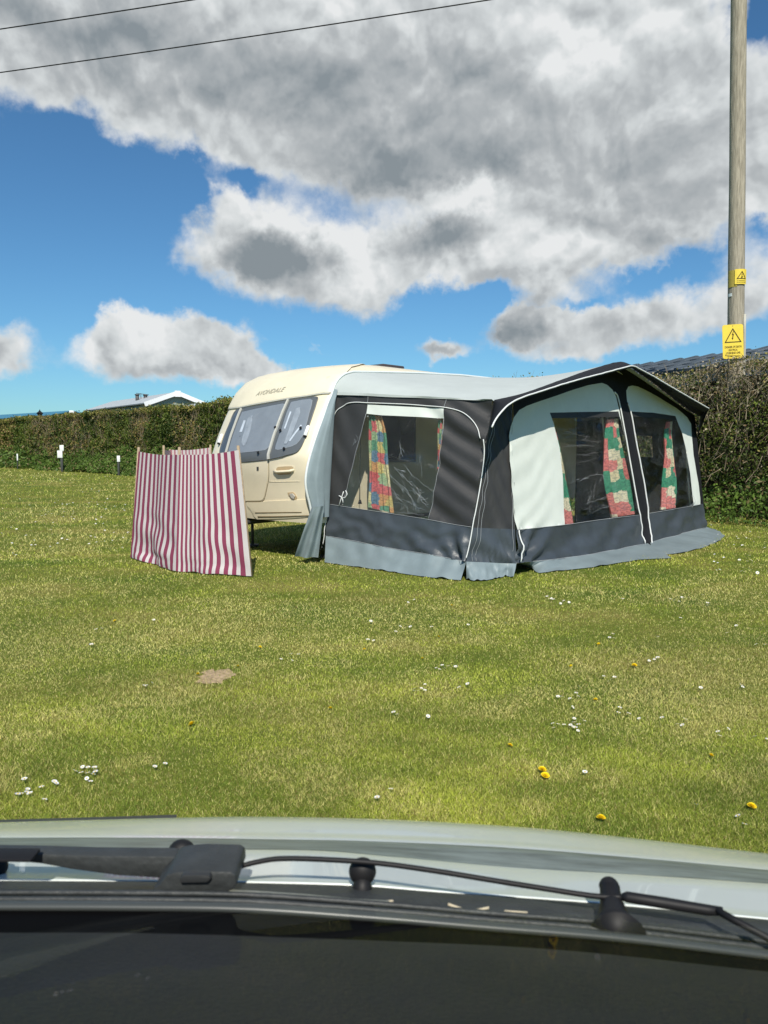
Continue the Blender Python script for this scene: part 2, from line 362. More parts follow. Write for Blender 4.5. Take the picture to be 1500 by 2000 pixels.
G_pane=glassmat('caravan_acrylic',.05,(.88,.90,.92),.05)

# ---------------------------------------------------------------- ground
def ground():
    m=bpy.data.materials.new('mown_turf'); m.use_nodes=True; n=m.node_tree.nodes; l=m.node_tree.links; b=n['Principled BSDF']
    b.inputs['Roughness'].default_value=.95; b.inputs['Specular IOR Level'].default_value=.1
    t=n.new('ShaderNodeTexCoord')
    def nz(s,d,r,st=None):
        q=n.new('ShaderNodeTexNoise'); q.inputs['Scale'].default_value=s; q.inputs['Detail'].default_value=d; q.inputs['Roughness'].default_value=r
        v=t.outputs['Object']
        if st: mp=n.new('ShaderNodeMapping'); mp.inputs['Scale'].default_value=st; l.new(v,mp.inputs[0]); v=mp.outputs[0]
        l.new(v,q.inputs['Vector']); return q.outputs['Fac']
    def ramp(f,els):
        r=n.new('ShaderNodeValToRGB'); l.new(f,r.inputs[0]); e_=r.color_ramp.elements
        e_[0].position=els[0][0]; e_[0].color=(*els[0][1],1); e_[1].position=els[-1][0]; e_[1].color=(*els[-1][1],1)
        for p,c in els[1:-1]: x=e_.new(p); x.color=(*c,1)
        return r.outputs[0]
    big=ramp(nz(.55,5,.6,(1,1.6,1)),[(.34,(.10,.15,.022)),(.5,(.16,.19,.03)),(.64,(.25,.23,.06))])
    fine=ramp(nz(28,6,.75),[(.3,(.45,.5,.4)),(.5,(1,1,1)),(.72,(1.5,1.4,1.3))])
    mu=n.new('ShaderNodeMixRGB'); mu.blend_type='MULTIPLY'; mu.inputs[0].default_value=1; l.new(big,mu.inputs[1]); l.new(fine,mu.inputs[2])
    l.new(mu.outputs[0],b.inputs['Base Color'])
    bp=n.new('ShaderNodeBump'); bp.inputs['Strength'].default_value=.9; bp.inputs['Distance'].default_value=.03; l.new(nz(45,4,.7),bp.inputs['Height']); l.new(bp.outputs[0],b.inputs['Normal'])
    V=[];F=[]
    xs=np.r_[-700,-300,-120,np.linspace(-60,60,61),120,300,700]; ys=np.r_[-300,-80,-20,np.linspace(-5,95,51),150,300,700]
    rows=[[(x,y,0.0) for x in xs] for y in ys]
    V,F=grid(rows); o=obj('ground',V,F,m,loc=(0,0,0)); tag(o,kind='structure')
ground()
# numpy value noise (2D / 3D through hashing)
def vnoise(P,scale,seed=0,octs=3):
    P=np.asarray(P,float); tot=np.zeros(len(P)); amp=1.;norm=0
    for o_ in range(octs):
        Q=P*scale*(2**o_)+seed*17.3+o_*5.1; I=np.floor(Q).astype(np.int64); f=Q-I; f=f*f*(3-2*f); D=P.shape[1]; acc=np.zeros(len(P))
        for c in range(2**D):
            h=np.full(len(P),seed*131+o_*7,dtype=np.int64); wgt=np.ones(len(P))
            for d in range(D):
                bit=(c>>d)&1; h=(h*73856093) ^ ((I[:,d]+bit)*[19349663,83492791,49979687][d]); wgt*= f[:,d] if bit else 1-f[:,d]
            h=(h^(h>>13))*1274126177; h=(h^(h>>16))&0xFFFF
            acc+=wgt*h/65535.
        tot+=amp*acc; norm+=amp; amp*=.55
    return tot/norm
def lerp(a,b,t): return a+(b-a)*t[:,None]
# ---------------------------------------------------------------- mown grass (uncountable)
HEDGE=np.array([(14,6.4),(7.1,15.2),(-14.5,42),(-29,57),(-70,98)],float)
def grass():
    n=1350000
    px=np.r_[rng.uniform(-420,1900,1050000),rng.uniform(-2600,-420,150000),rng.uniform(1900,4100,150000)]; py=895+ (1720-895)*rng.power(1.25,n)
    D=CH/np.tan((py-875)/1450*.985); D=np.array([gnd(0,y)[1] for y in np.linspace(895,1720,800)]); Y=np.interp(py,np.linspace(895,1720,800),D)
    X=(px-750)/FPX*np.sqrt(1)*(Y*math.cos(TH)+CH*math.sin(TH))
    X+=rng.normal(0,.02,n); Y=Y*(1+rng.normal(0,.01,n)); 
    keep=(Y<60)
    # not inside the caravan or the awning
    du=(X-O3[0])*U[0]+(Y-O3[1])*U[1]; dv=(X-O3[0])*VV[0]+(Y-O3[1])*VV[1]
    keep&=~((du>.1)&(du<6.6)&(dv>0)&(dv<2.35))
    keep&=~(((X-gnd(420,1322)[0])/.15)**2+((Y-gnd(420,1322)[1])/.2)**2<rng.uniform(-.9,1.0,n))
    X,Y=X[keep],Y[keep]; n=len(X); P=np.stack([X,Y],1)
    px_m=Y/725.   # metres per rendered pixel at that distance
    wd=np.maximum(.0021,px_m*.52)*np.where((px[keep]<-420)|(px[keep]>1900),2.2,1)*rng.uniform(.6,1.3,n)
    mow=vnoise(P,1.2,3,3)
    ht=(np.maximum(.0105,wd*2.3))*rng.uniform(.5,1.5,n)*(.55+.9*mow)
    ht=np.minimum(ht,.13)
    a=rng.uniform(0,2*math.pi,n); la=rng.uniform(0,2*math.pi,n); lean=rng.uniform(.2,1.3,n)*ht*1.2
    sx,sy=np.cos(a)*wd/2,np.sin(a)*wd/2
    z0=np.full(n,-.004)
    k1=np.stack([X-sx,Y-sy,z0],1); k2=np.stack([X+sx,Y+sy,z0],1)
    tx=X+np.cos(la)*lean; ty=Y+np.sin(la)*lean
    k3=np.stack([tx+sx*.25,ty+sy*.25,ht],1); k4=np.stack([tx-sx*.25,ty-sy*.25,ht*.97],1)
    V=np.stack([k1,k2,k3,k4],1).reshape(-1,3)
    g1=np.array([.185,.26,.038]); g2=np.array([.52,.575,.085]); st=np.array([.78,.68,.30]); br=np.array([.26,.19,.06])
    big=vnoise(P*np.array([1,1.3]),.45,1,4); mid=vnoise(P*np.array([1,1.5]),1.9,2,3); r=rng.uniform(0,1,n)
    col=lerp(g1[None],g2[None],np.clip((mid-.5)*2.2+.5+rng.normal(0,.22,n),0,1))
    dry=np.clip((big-.44)*5,0,1)*.6+.22+np.clip((vnoise(P,3.3,33,3)-.55)*3,0,.45)
    s=r<dry*.8; col[s]=lerp(st[None],g2[None],rng.uniform(0,.6,n))[s]
    s2=(r>1-.13*dry-.03); col[s2]=br
    # worn brownish stripe left by the mower further off
    band=np.exp(-((Y+.12*X-19.5)/1.6)**2)*.5+np.exp(-((Y+.05*X-27.5)/2.)**2)*.6
    col=lerp(col,np.array([[.30,.24,.07]]),np.clip(band*rng.uniform(.2,1,n),0,.7))
    col*=(rng.uniform(.55,1.4,n)*(.72+.56*vnoise(P*np.array([1,1.4]),.9,41,4)))[:,None]
    m=attr_mat('grass_blades',.65,.25,.25)
    o=bigmesh('grass',V,4,n,m,tone=col); tag(o,'short mown grass with dry straw coloured patches','grass',kind='stuff')
grass()
def soil():
    c=gnd(420,1322); m=mat('dry_soil',(.42,.31,.19),.95,.1,var=.3,vscale=30,bump=.8,bscale=60)
    P=[(c[0]+(.105+.09*fn(math.cos(a)*2,math.sin(a)*2,3))*math.cos(a),c[1]+(.15+.12*fn(math.cos(a)*2,math.sin(a)*2,1))*math.sin(a),.004) for a in np.linspace(0,2*math.pi,40)[:-1]]
    o=obj('soil_patch',[c+np.array([0,0,.01])]+P,[(0,i+1,(i+1)%39+1) for i in range(39)],m); tag(o,kind='structure')
soil()
# ---------------------------------------------------------------- flowers
M_daisy=mat('daisy_white',(.85,.85,.82),.7); M_dc=mat('daisy_yellow',(.75,.5,.03),.7); M_dand=mat('dandelion_yellow',(.95,.68,.012),.7,var=.15,vscale=200); M_stem=mat('stem_green',(.12,.2,.04),.7)
def daisy_mesh():
    V=[(0,0,.020),(0,0,0)];F=[];mi=[]
    n=13
    for k in range(n):
        a=2*math.pi*k/n; b=.19; c0=(math.cos(a),math.sin(a)); 
        i=len(V); V+=[(.0025*math.cos(a-b),.0025*math.sin(a-b),.020),(.0105*math.cos(a-b),.0105*math.sin(a-b),.0225),(.012*c0[0],.012*c0[1],.022),(.0105*math.cos(a+b),.0105*math.sin(a+b),.0225),(.0025*math.cos(a+b),.0025*math.sin(a+b),.020)]
        F.append((i,i+1,i+2,i+3,i+4)); mi.append(0)
    i=len(V); 
    for k in range(8): a=k*math.pi/4; V.append((.0036*math.cos(a),.0036*math.sin(a),.0218))
    V.append((0,0,.0245)); 
    for k in range(8): F.append((i+k,i+(k+1)%8,i+8)); mi.append(1)
    i=len(V)
    for z in (0,.021):
        for k in range(4): a=k*math.pi/2; V.append((.0009*math.cos(a),.0009*math.sin(a),z))
    for k in range(4): F.append((i+k,i+(k+1)%4,i+4+(k+1)%4,i+4+k)); mi.append(2)
    me=bpy.data.meshes.new('daisy'); me.from_pydata(V,[],F)
    for m in (M_daisy,M_dc,M_stem): me.materials.append(m)
    me.polygons.foreach_set('material_index',mi); me.update(); return me
def dand_mesh():
    V=[];F=[];mi=[]
    for ring,(r,z,n) in enumerate([(.019,.020,22),(.015,.025,18),(.010,.029,14),(.005,.031,9)]):
        for k in range(n):
            a=2*math.pi*k/n+ring*.3; b=.16+.05*ring; i=len(V)
            V+=[(0,0,z-.008),(r*math.cos(a-b),r*math.sin(a-b),z),(r*1.06*math.cos(a),r*1.06*math.sin(a),z+.001),(r*math.cos(a+b),r*math.sin(a+b),z)]
            F.append((i,i+1,i+2,i+3)); mi.append(0)
    i=len(V)
    for z in (0,.018):
        for k in range(5): a=k*math.pi*.4; V.append((.002*math.cos(a),.002*math.sin(a),z))
    for k in range(5): F.append((i+k,i+(k+1)%5,i+5+(k+1)%5,i+5+k)); mi.append(1)
    me=bpy.data.meshes.new('dandelion'); me.from_pydata(V,[],F)
    for m in (M_dand,M_stem): me.materials.append(m)
    me.polygons.foreach_set('material_index',mi); me.update(); return me
DM=daisy_mesh(); DN=dand_mesh()
Z3=[(97,791),(105,827),(72,848),(82,846),(98,841),(122,847),(62,852),(168,871),(208,800),(212,806),(163,822),(284,760),(326,736),(344,743),(318,766),(340,779),(345,767),(358,775),(372,758),(375,764),(352,798),(368,745),(602,740),(642,729),(558,424),(572,420),(586,410),(357,263),(378,204),(398,200),(600,165),(1134,302),(1166,302),(1096,318),(1136,322),(1435,168),(1446,170),(1462,245),(1436,245),(1474,863)]
Z4=[(92,96),(104,88),(120,85),(412,92),(60,190),(82,198),(106,192),(45,212),(186,193),(328,185),(472,176),(638,74),(645,84),(655,80),(665,86),(690,98),(706,90),(722,94),(1118,84),(1126,92),(1138,90),(1152,92),(1162,76),(1170,78),(1190,76),(1246,66),(1262,100),(1266,108),(1158,158),(932,84),(880,235),(892,222),(898,238),(1068,231),(1340,217),(1378,188),(1458,260),(1488,262),(207,352),(214,357),(229,343),(229,352),(252,345),(280,348),(108,443),(122,436),(130,443),(145,432),(158,440),(160,416),(300,430),(330,416),(40,528),(52,535),(168,540),(757,426),(680,465),(692,466),(730,473),(750,452),(754,462),(728,502),(664,570),(668,590),(680,574),(704,576),(742,550),(732,575),(738,582),(744,570),(750,590),(762,578),(780,560),(756,596),(857,384),(880,404),(900,390),(888,396),(1034,323),(1055,320),(1072,316),(1237,430),(1390,420),(1396,426),(1385,318),(918,510),(912,530),(952,533),(1000,550),(1090,550),(1150,573),(1172,577),(1170,555),(1310,604),(1310,618),(1338,588),(1454,625),(1494,632),(784,762),(26,830),(1220,888),(1393,935),(1407,968),(5,248)]
near=[(x/2,1130+y/2) for x,y in Z3]+[(750+x/2,1130+y/2) for x,y in Z4]
mid=[]
for _ in range(110):     # the thin scatter between the caravan and the hedge foot
    cx_=random.choice([60,140,220,230,40,180,120]); mid.append((max(4,cx_+random.gauss(0,45)),random.choice([945,985,1000,1010,1040,1060])+random.gauss(0,10)))
for _ in range(28): mid.append((random.uniform(1400,1498),random.uniform(1050,1120)))
mid=[(x,y) for x,y in mid if (x<252 or x>1420) and y>935]
def flower(me,name,px,py,s,label,cat,group):
    p=gnd(px,py,.015); o=bpy.data.objects.new(name,me); sc.collection.objects.link(o)
    o.location=(p[0],p[1],.004); o.scale=(s,)*3; o.rotation_euler=(random.gauss(.12,.25),random.gauss(0,.25),random.uniform(0,6.28)); tag(o,label,cat,group)
for (x,y) in near:
    Yd=gnd(x,y)[1]; flower(DM,'daisy',x,y,random.uniform(.8,1.1)*(1.0 if Yd<5 else 1.15),'small white daisy flower in the mown grass between the car and the awning','daisy','daisies in the near grass')
for (x,y) in mid:
    flower(DM,'daisy',x,y,random.uniform(1.2,1.7),'tiny white daisy speck on the field beyond the nearest grass','daisy','daisies further out on the field')
DL={0:'large yellow dandelion alone below the bare straw patch, on its left',5:'yellow dandelion, upper and left one of the touching pair',6:'yellow dandelion, lower and right one of the touching pair',7:'yellow dandelion just above the bonnet edge, right of centre',8:'yellow dandelion above the bonnet near the right edge of the photo'}
for i,(x,y) in enumerate([(378,1415),(645,1383),(464,1301),(507,1263),(712,1268),(1058,1505),(1064,1516),(1174,1601),(1467,1577),(1239,1301),(1117,1300),(1170,1257),(825,1286),(1164,1366),(225,1212),(1388,1475),(882,1182),(387,1316),(855,1243),(995,1455)]):
    big=i in (0,5,6,7,8,9)
    flower(DN,'dandelion',x,y,(.95 if big else .62),DL.get(i,'small yellow dandelion head in the mown grass in front of the awning'),'dandelion','dandelions in the near grass' if i not in DL else None)
    if i in DL: pass
def far_daisies():
    V=[];n=0
    for _ in range(2600):
        px=rng.uniform(-400,1900); 
        py=rng.choice([925,932,942,960,985,1005])+rng.normal(0,5) if rng.random()<.8 else rng.uniform(1020,1125)
        py=max(py,918)
        p=gnd(px,py); 
        if vnoise(np.array([[p[0],p[1]]]),.35,5,2)[0]<.5: continue
        if 250<px<1420 and py<1130 and not(px>1385): 
            if py>1040: continue
        s=.011*random.uniform(.8,1.5)*(1.0 if py>1000 else 1.5); z=.035
        if p[1]>52: continue
        for k in range(6): V.append((p[0]+s*math.cos(k*math.pi/3),p[1]+s*math.sin(k*math.pi/3),z+.3*s*math.sin(k*1.3+px)))
        n+=1
    o=bigmesh('far_daisies',np.array(V),6,n,M_daisy); tag(o,'drifts of white daisies too small to count across the far field','daisies',kind='stuff')
far_daisies()

# ---------------------------------------------------------------- hedge
def hedge_frame(s):
    """s: metres along the hedge from its right-hand end -> point on its foot line, direction, normal to the field"""
    d=np.r_[0,np.cumsum(np.linalg.norm(np.diff(HEDGE,axis=0),axis=1))]
    x=np.interp(s,d,HEDGE[:,0]); y=np.interp(s,d,HEDGE[:,1])
    i=np.clip(np.searchsorted(d,s,side='right')-1,0,len(HEDGE)-2); D=HEDGE[i+1]-HEDGE[i]; D/=np.linalg.norm(D,axis=1)[:,None] if D.ndim>1 else np.linalg.norm(D)
    return x,y,D
HT=hedge_len=float(np.cumsum(np.linalg.norm(np.diff(HEDGE,axis=0),axis=1))[-1])
def htop(s): 
    x,y,D=hedge_frame(s); px=750+FPX*x/np.maximum(y*math.cos(TH)+.1,.5); px=np.where(y<14,1500+(14-y)*60,px)
    py=np.interp(px,[-900,-400,0,200,385,470,700,1000,1200,1285,1340,1380,1500,1700],[858,845,822,808,795,786,770,752,742,737,725,717,712,700])
    P=np.stack([s,s*0],1); return np.clip(CH+(875-py)/FPX*y,2.6,4.2)+.22*(vnoise(P,.45,4,3)-.5)+.1*(vnoise(P,1.3,6,2)-.5)
def leafcloud(n,smin,smax,pw,zlo,zhi,size,colf,seed,thick=.55,bulge=.25):
    r=np.random.default_rng(seed); 
    s=smin+(smax-smin)*r.power(pw,n) if pw!=1 else r.uniform(smin,smax,n)
    x,y,D=hedge_frame(s); T=htop(s); z01=r.uniform(0,1,n); z=(zlo+(zhi-zlo)*z01)
    nrm=np.stack([D[:,1],-D[:,0]],1); nrm*=np.sign((-nrm[:,0]*x-nrm[:,1]*y))[:,None]
    return r,s,x,y,D,nrm,T,z
def leaves(X,Y,Z,size,col,r,flat=.6):
    n=len(X); a=r.normal(size=(n,3)); a/=np.linalg.norm(a,axis=1)[:,None]; b=r.normal(size=(n,3)); b-= (a*b).sum(1)[:,None]*a; b/=np.linalg.norm(b,axis=1)[:,None]
    C=np.stack([X,Y,Z],1); sz=size[:,None]
    V=np.stack([C-a*sz,C+b*sz*flat,C+a*sz,C-b*sz*flat],1).reshape(-1,3); return V
def build_hedge():
    root=thing('hedge','long tall clipped hedge, dark green with bare brown branches, bounding the field','hedge',(HEDGE[1][0],HEDGE[1][1],0))
    m=attr_mat('hedge_leaves',.6,.3,.3); Vs=[];Cs=[]
    for (n,a,b,sz) in [(95000,2,24,.032),(105000,24,50,.055),(45000,50,75,.085),(16000,75,HT-2,.13)]:
        r=np.random.default_rng(int(a)+1); s=r.uniform(a,b,n); x,y,D=hedge_frame(s); T=htop(s)
        nrm=np.stack([D[:,1],-D[:,0]],1)*np.sign(-(D[:,1]*x-D[:,0]*y))[:,None]
        top=r.uniform(0,1,n)<.22
        z=np.where(top,T+r.normal(0,.07,n),r.uniform(.25,1,n)*T)
        P=np.stack([s,z],1)
        lump=(vnoise(P,.8,7,4)-.5)*1.3+(vnoise(P,3.2,8,3)-.5)*.5
        dep=np.where(top,-r.uniform(-.05,1.25,n),lump*.55-np.abs(r.normal(0,.16,n)))   # distance outwards from the face
        z=z+np.where(top,(vnoise(np.stack([s,dep],1),1.6,9,3)-.5)*.45,0)
        dep-=np.clip((z/T-.82),0,1)*1.2*(~top)
        # thin patches where only twigs show
        bare=vnoise(P*np.array([1,.45]),.55,11,3); keep=(r.uniform(0,1,n)<np.clip(1.55-1.9*(bare-.28),.22,1))
        X=x+nrm[:,0]*dep; Y=y+nrm[:,1]*dep
        g=np.array([[.045,.075,.016]]); g2=np.array([[.17,.22,.035]]); brn=np.array([[.28,.18,.09]]); ye=np.array([[.30,.27,.07]])
        t=vnoise(P,1.1,12,3); c=lerp(g,g2,np.clip((t-.25)*1.3+r.normal(0,.22,n),0,1)); 
        k=r.uniform(0,1,n)<np.clip((bare-.42)*1.8,0,.55)+.04; c[k]=lerp(brn,ye,r.uniform(0,1,n))[k]
        k=top&(r.uniform(0,1,n)<.4); c[k]=ye[0]
        k=(s<14)&(s>4)&(r.uniform(0,1,n)<np.clip(.48-(T-z)*.36,.05,.42)); c[k]=(.42,.36,.24)
        c*=r.uniform(.7,1.3,n)[:,None]
        size=sz*r.uniform(.5,1.2,n)
        V=leaves(X,Y,z,size,c,r).reshape(n,4,3)[keep]; Vs.append(V.reshape(-1,3)); Cs.append(c[keep])
    V=np.concatenate(Vs); C=np.concatenate(Cs); bigmesh('foliage',V,4,len(C),m,parent=root,tone=C)
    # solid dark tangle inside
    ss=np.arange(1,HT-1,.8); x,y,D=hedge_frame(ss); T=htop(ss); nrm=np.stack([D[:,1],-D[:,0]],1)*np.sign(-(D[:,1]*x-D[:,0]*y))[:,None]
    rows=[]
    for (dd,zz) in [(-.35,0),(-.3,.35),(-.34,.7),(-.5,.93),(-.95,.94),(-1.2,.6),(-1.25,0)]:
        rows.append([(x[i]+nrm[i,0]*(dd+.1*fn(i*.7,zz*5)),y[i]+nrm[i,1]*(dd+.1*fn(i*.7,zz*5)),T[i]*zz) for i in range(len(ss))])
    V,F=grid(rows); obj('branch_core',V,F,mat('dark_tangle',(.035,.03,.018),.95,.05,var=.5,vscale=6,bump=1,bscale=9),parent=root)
    # twigs
    n=15000; r=np.random.default_rng(5); s=np.r_[r.uniform(2,24,8500),r.uniform(24,62,n-8500)]; x,y,D=hedge_frame(s); T=htop(s)
    nrm=np.stack([D[:,1],-D[:,0]],1)*np.sign(-(D[:,1]*x-D[:,0]*y))[:,None]; z=r.uniform(.15,1.0,n)*T; P=np.stack([s,z],1)
    bare=vnoise(P*np.array([1,.45]),.55,11,3); kp=r.uniform(0,1,n)<np.clip((bare-.36)*4+np.where((s>4)&(s<14),.22,0),.12,1)
    lump=(vnoise(P,.8,7,4)-.5)*1.3; dep=lump*.55+r.uniform(-.28,.06,n)
    L=r.uniform(.12,.5,n)*(1+(s>24)*.5); th=r.normal(math.pi/2,.6,n); W=np.where(s>24,.011,.0055)*r.uniform(.6,1.6,n)
    dx=np.cos(th)*L; dz=np.sin(th)*L*np.where(r.uniform(0,1,n)<.85,1,-1); out=r.normal(.02,.12,n)
    p0=np.stack([x+nrm[:,0]*dep,y+nrm[:,1]*dep,z],1); p1=p0+np.stack([D[:,0]*dx+nrm[:,0]*out,D[:,1]*dx+nrm[:,1]*out,dz],1); 
    p1[:,2]=np.minimum(p1[:,2],T+np.where(r.uniform(0,1,n)<.18,.36,.1))
    sd=np.stack([D[:,0],D[:,1],np.zeros(n)],1)*W[:,None]; up=np.zeros((n,3)); up[:,2]=W*.8
    Vt=[]; 
    for (a_,b_) in ((sd,up),(up,-sd),(-sd,-up)):
        Vt.append(np.stack([p0+a_,p0+b_,p1+b_*.4,p1+a_*.4],1)[kp])
    Vt=np.concatenate(Vt); c=lerp(np.array([[.16,.12,.08]]),np.array([[.42,.34,.23]]),r.uniform(0,1,n))[kp]
    bigmesh('twigs',Vt.reshape(-1,3),4,len(Vt),attr_mat('twig_bark',.85,.1),parent=root,tone=np.concatenate([c,c,c]))
build_hedge()
def weeds():
    Vs=[];Cs=[]
    for (n,a,b,sz) in [(26000,2,24,.045),(42000,24,52,.075),(16000,52,HT-2,.12)]:
        r=np.random.default_rng(int(a)+90); s=r.uniform(a,b,n); x,y,D=hedge_frame(s)
        nrm=np.stack([D[:,1],-D[:,0]],1)*np.sign(-(D[:,1]*x-D[:,0]*y))[:,None]
        d=r.uniform(-.35,1,n)**1.0*1.15*(.6+.8*vnoise(np.stack([s,s*0],1),.5,21,3)); hmax=np.clip((.95-d*.75)*(.35+1.2*vnoise(np.stack([s,d],1),.7,22,3)),.03,1.3)*np.where(s>30,1.5,1)
        z=hmax*r.uniform(.2,1,n)**.6
        c=lerp(np.array([[.05,.10,.018]]),np.array([[.16,.25,.045]]),np.clip(vnoise(np.stack([s,d],1),1.7,23,3)+r.normal(0,.25,n),0,1)); k=r.uniform(0,1,n)<.1; c[k]=(.25,.2,.09)
        Vs.append(leaves(x+nrm[:,0]*d,y+nrm[:,1]*d,z,sz*r.uniform(.5,1.3,n),c,r,.5)); Cs.append(c)
    V=np.concatenate(Vs);C=np.concatenate(Cs); o=bigmesh('hedge_foot_weeds',V,4,len(C),attr_mat('weed_leaves',.55,.3,.3),tone=C); tag(o,'bright green nettles and brambles along the foot of the hedge','weeds',kind='stuff')
weeds()

# ---------------------------------------------------------------- power pole, warning signs, cables
def wood_mat():
    m=mat('weathered_pole_timber',(.46,.41,.32),.85,.15,var=.3,vscale=9,bump=.6,bscale=14,stretch=(5,5,.35),col2=(.22,.195,.15)); return m
PB=at(1437,1000,15.75); PB[2]=0
def poleS(h):    # centre line of the pole at height h
    lo_=at(1436,800,15.75); hi=at(1443,0,15.75); t=(h-lo_[2])/(hi[2]-lo_[2]); return lo_+(hi-lo_)*t
def rad(h): return .172-.0022*h
def pole():
    root=thing('utility_pole','tall weathered timber pole rising out of the hedge','utility pole',poleS(0))
    mb=MB(); hs=np.linspace(0,11.6,60); V=[];n=28
    for h in hs:
        c=poleS(h)
        for k in range(n):
            a=2*math.pi*k/n; r_=rad(h)*(1+.035*fn(math.cos(a)*2,math.sin(a)*2,h*.5)-.04*max(0,fn(math.cos(a)*7,math.sin(a)*7,h*.22)))
            V.append((c[0]+r_*math.cos(a),c[1]+r_*math.sin(a),h))
    F=[(i*n+k,i*n+(k+1)%n,(i+1)*n+(k+1)%n,(i+1)*n+k) for i in range(len(hs)-1) for k in range(n)]+[tuple((len(hs)-1)*n+k for k in range(n))]
    obj('shaft',V,F,wood_mat(),parent=root)
    # yellow band behind the small sign and its strap
    def band(name,py0,py1,a0,a1,m,off):
        rows=[]
        z0=at(1436,py0,15.57)[2]; z1=at(1436,py1,15.57)[2]
        for z in (z0,z1): rows.append([(poleS(z)[0]+(rad(z)+off)*math.sin(R(a)),poleS(z)[1]-(rad(z)+off)*math.cos(R(a)),z) for a in np.linspace(a0,a1,16)])
        V,F=grid(rows); return obj(name,V,F,m,parent=root,label=None)
    band('faded_yellow_band',526,559,-88,-20,mat('faded_yellow',(.42,.33,.07),.6,var=.2,vscale=20),.010)
    band('metal_tag',571,577,-85,-52,M_alu,.011)
    # runner conduit on the right of the shaft low down
    mb=MB(); mb.tube([poleS(z)+np.array([.11,-.145,0]) for z in np.linspace(.1,4.2,12)],.028,8); mb.build('cable_cover',mat('grey_cable_cover',(.45,.43,.36),.7,var=.15),root)
    # crossarm and insulators above
    c=poleS(11.2); mb=MB(); mb.box(c+np.array([0,-.2,0]),(1.6,.1,.12)); mb.build('crossarm',wood_mat(),root,smooth=False)
    for dx in (-.65,.65):
        mb=MB(); mb.tube([c+np.array([dx,-.2,.06]),c+np.array([dx,-.2,.12]),c+np.array([dx,-.2,.2]),c+np.array([dx,-.2,.24])],[.02,.05,.05,.03],12); mb.build('insulator',mat('brown_porcelain',(.12,.05,.03),.25),root)
    return root
pole()
M_yel=mat('sign_yellow',(.83,.62,.07),.45,.4,var=.05,vscale=8); M_ink=mat('sign_black_print',(.035,.022,.008),.6)
def textmesh(s,shear=0,bold=0):
    cu=bpy.data.curves.new('lettering','FONT'); cu.body=s; cu.size=1; cu.shear=shear; cu.align_x='LEFT'; cu.offset=bold; cu.resolution_u=3
    o=bpy.data.objects.new('lettering',cu); sc.collection.objects.link(o); bpy.context.view_layer.update()
    me=bpy.data.meshes.new_from_object(o.evaluated_get(bpy.context.evaluated_depsgraph_get())); V=[tuple(v.co) for v in me.vertices]; F=[tuple(p.vertices) for p in me.polygons]
    bpy.data.objects.remove(o); bpy.data.curves.remove(cu); bpy.data.meshes.remove(me); return np.array(V),F
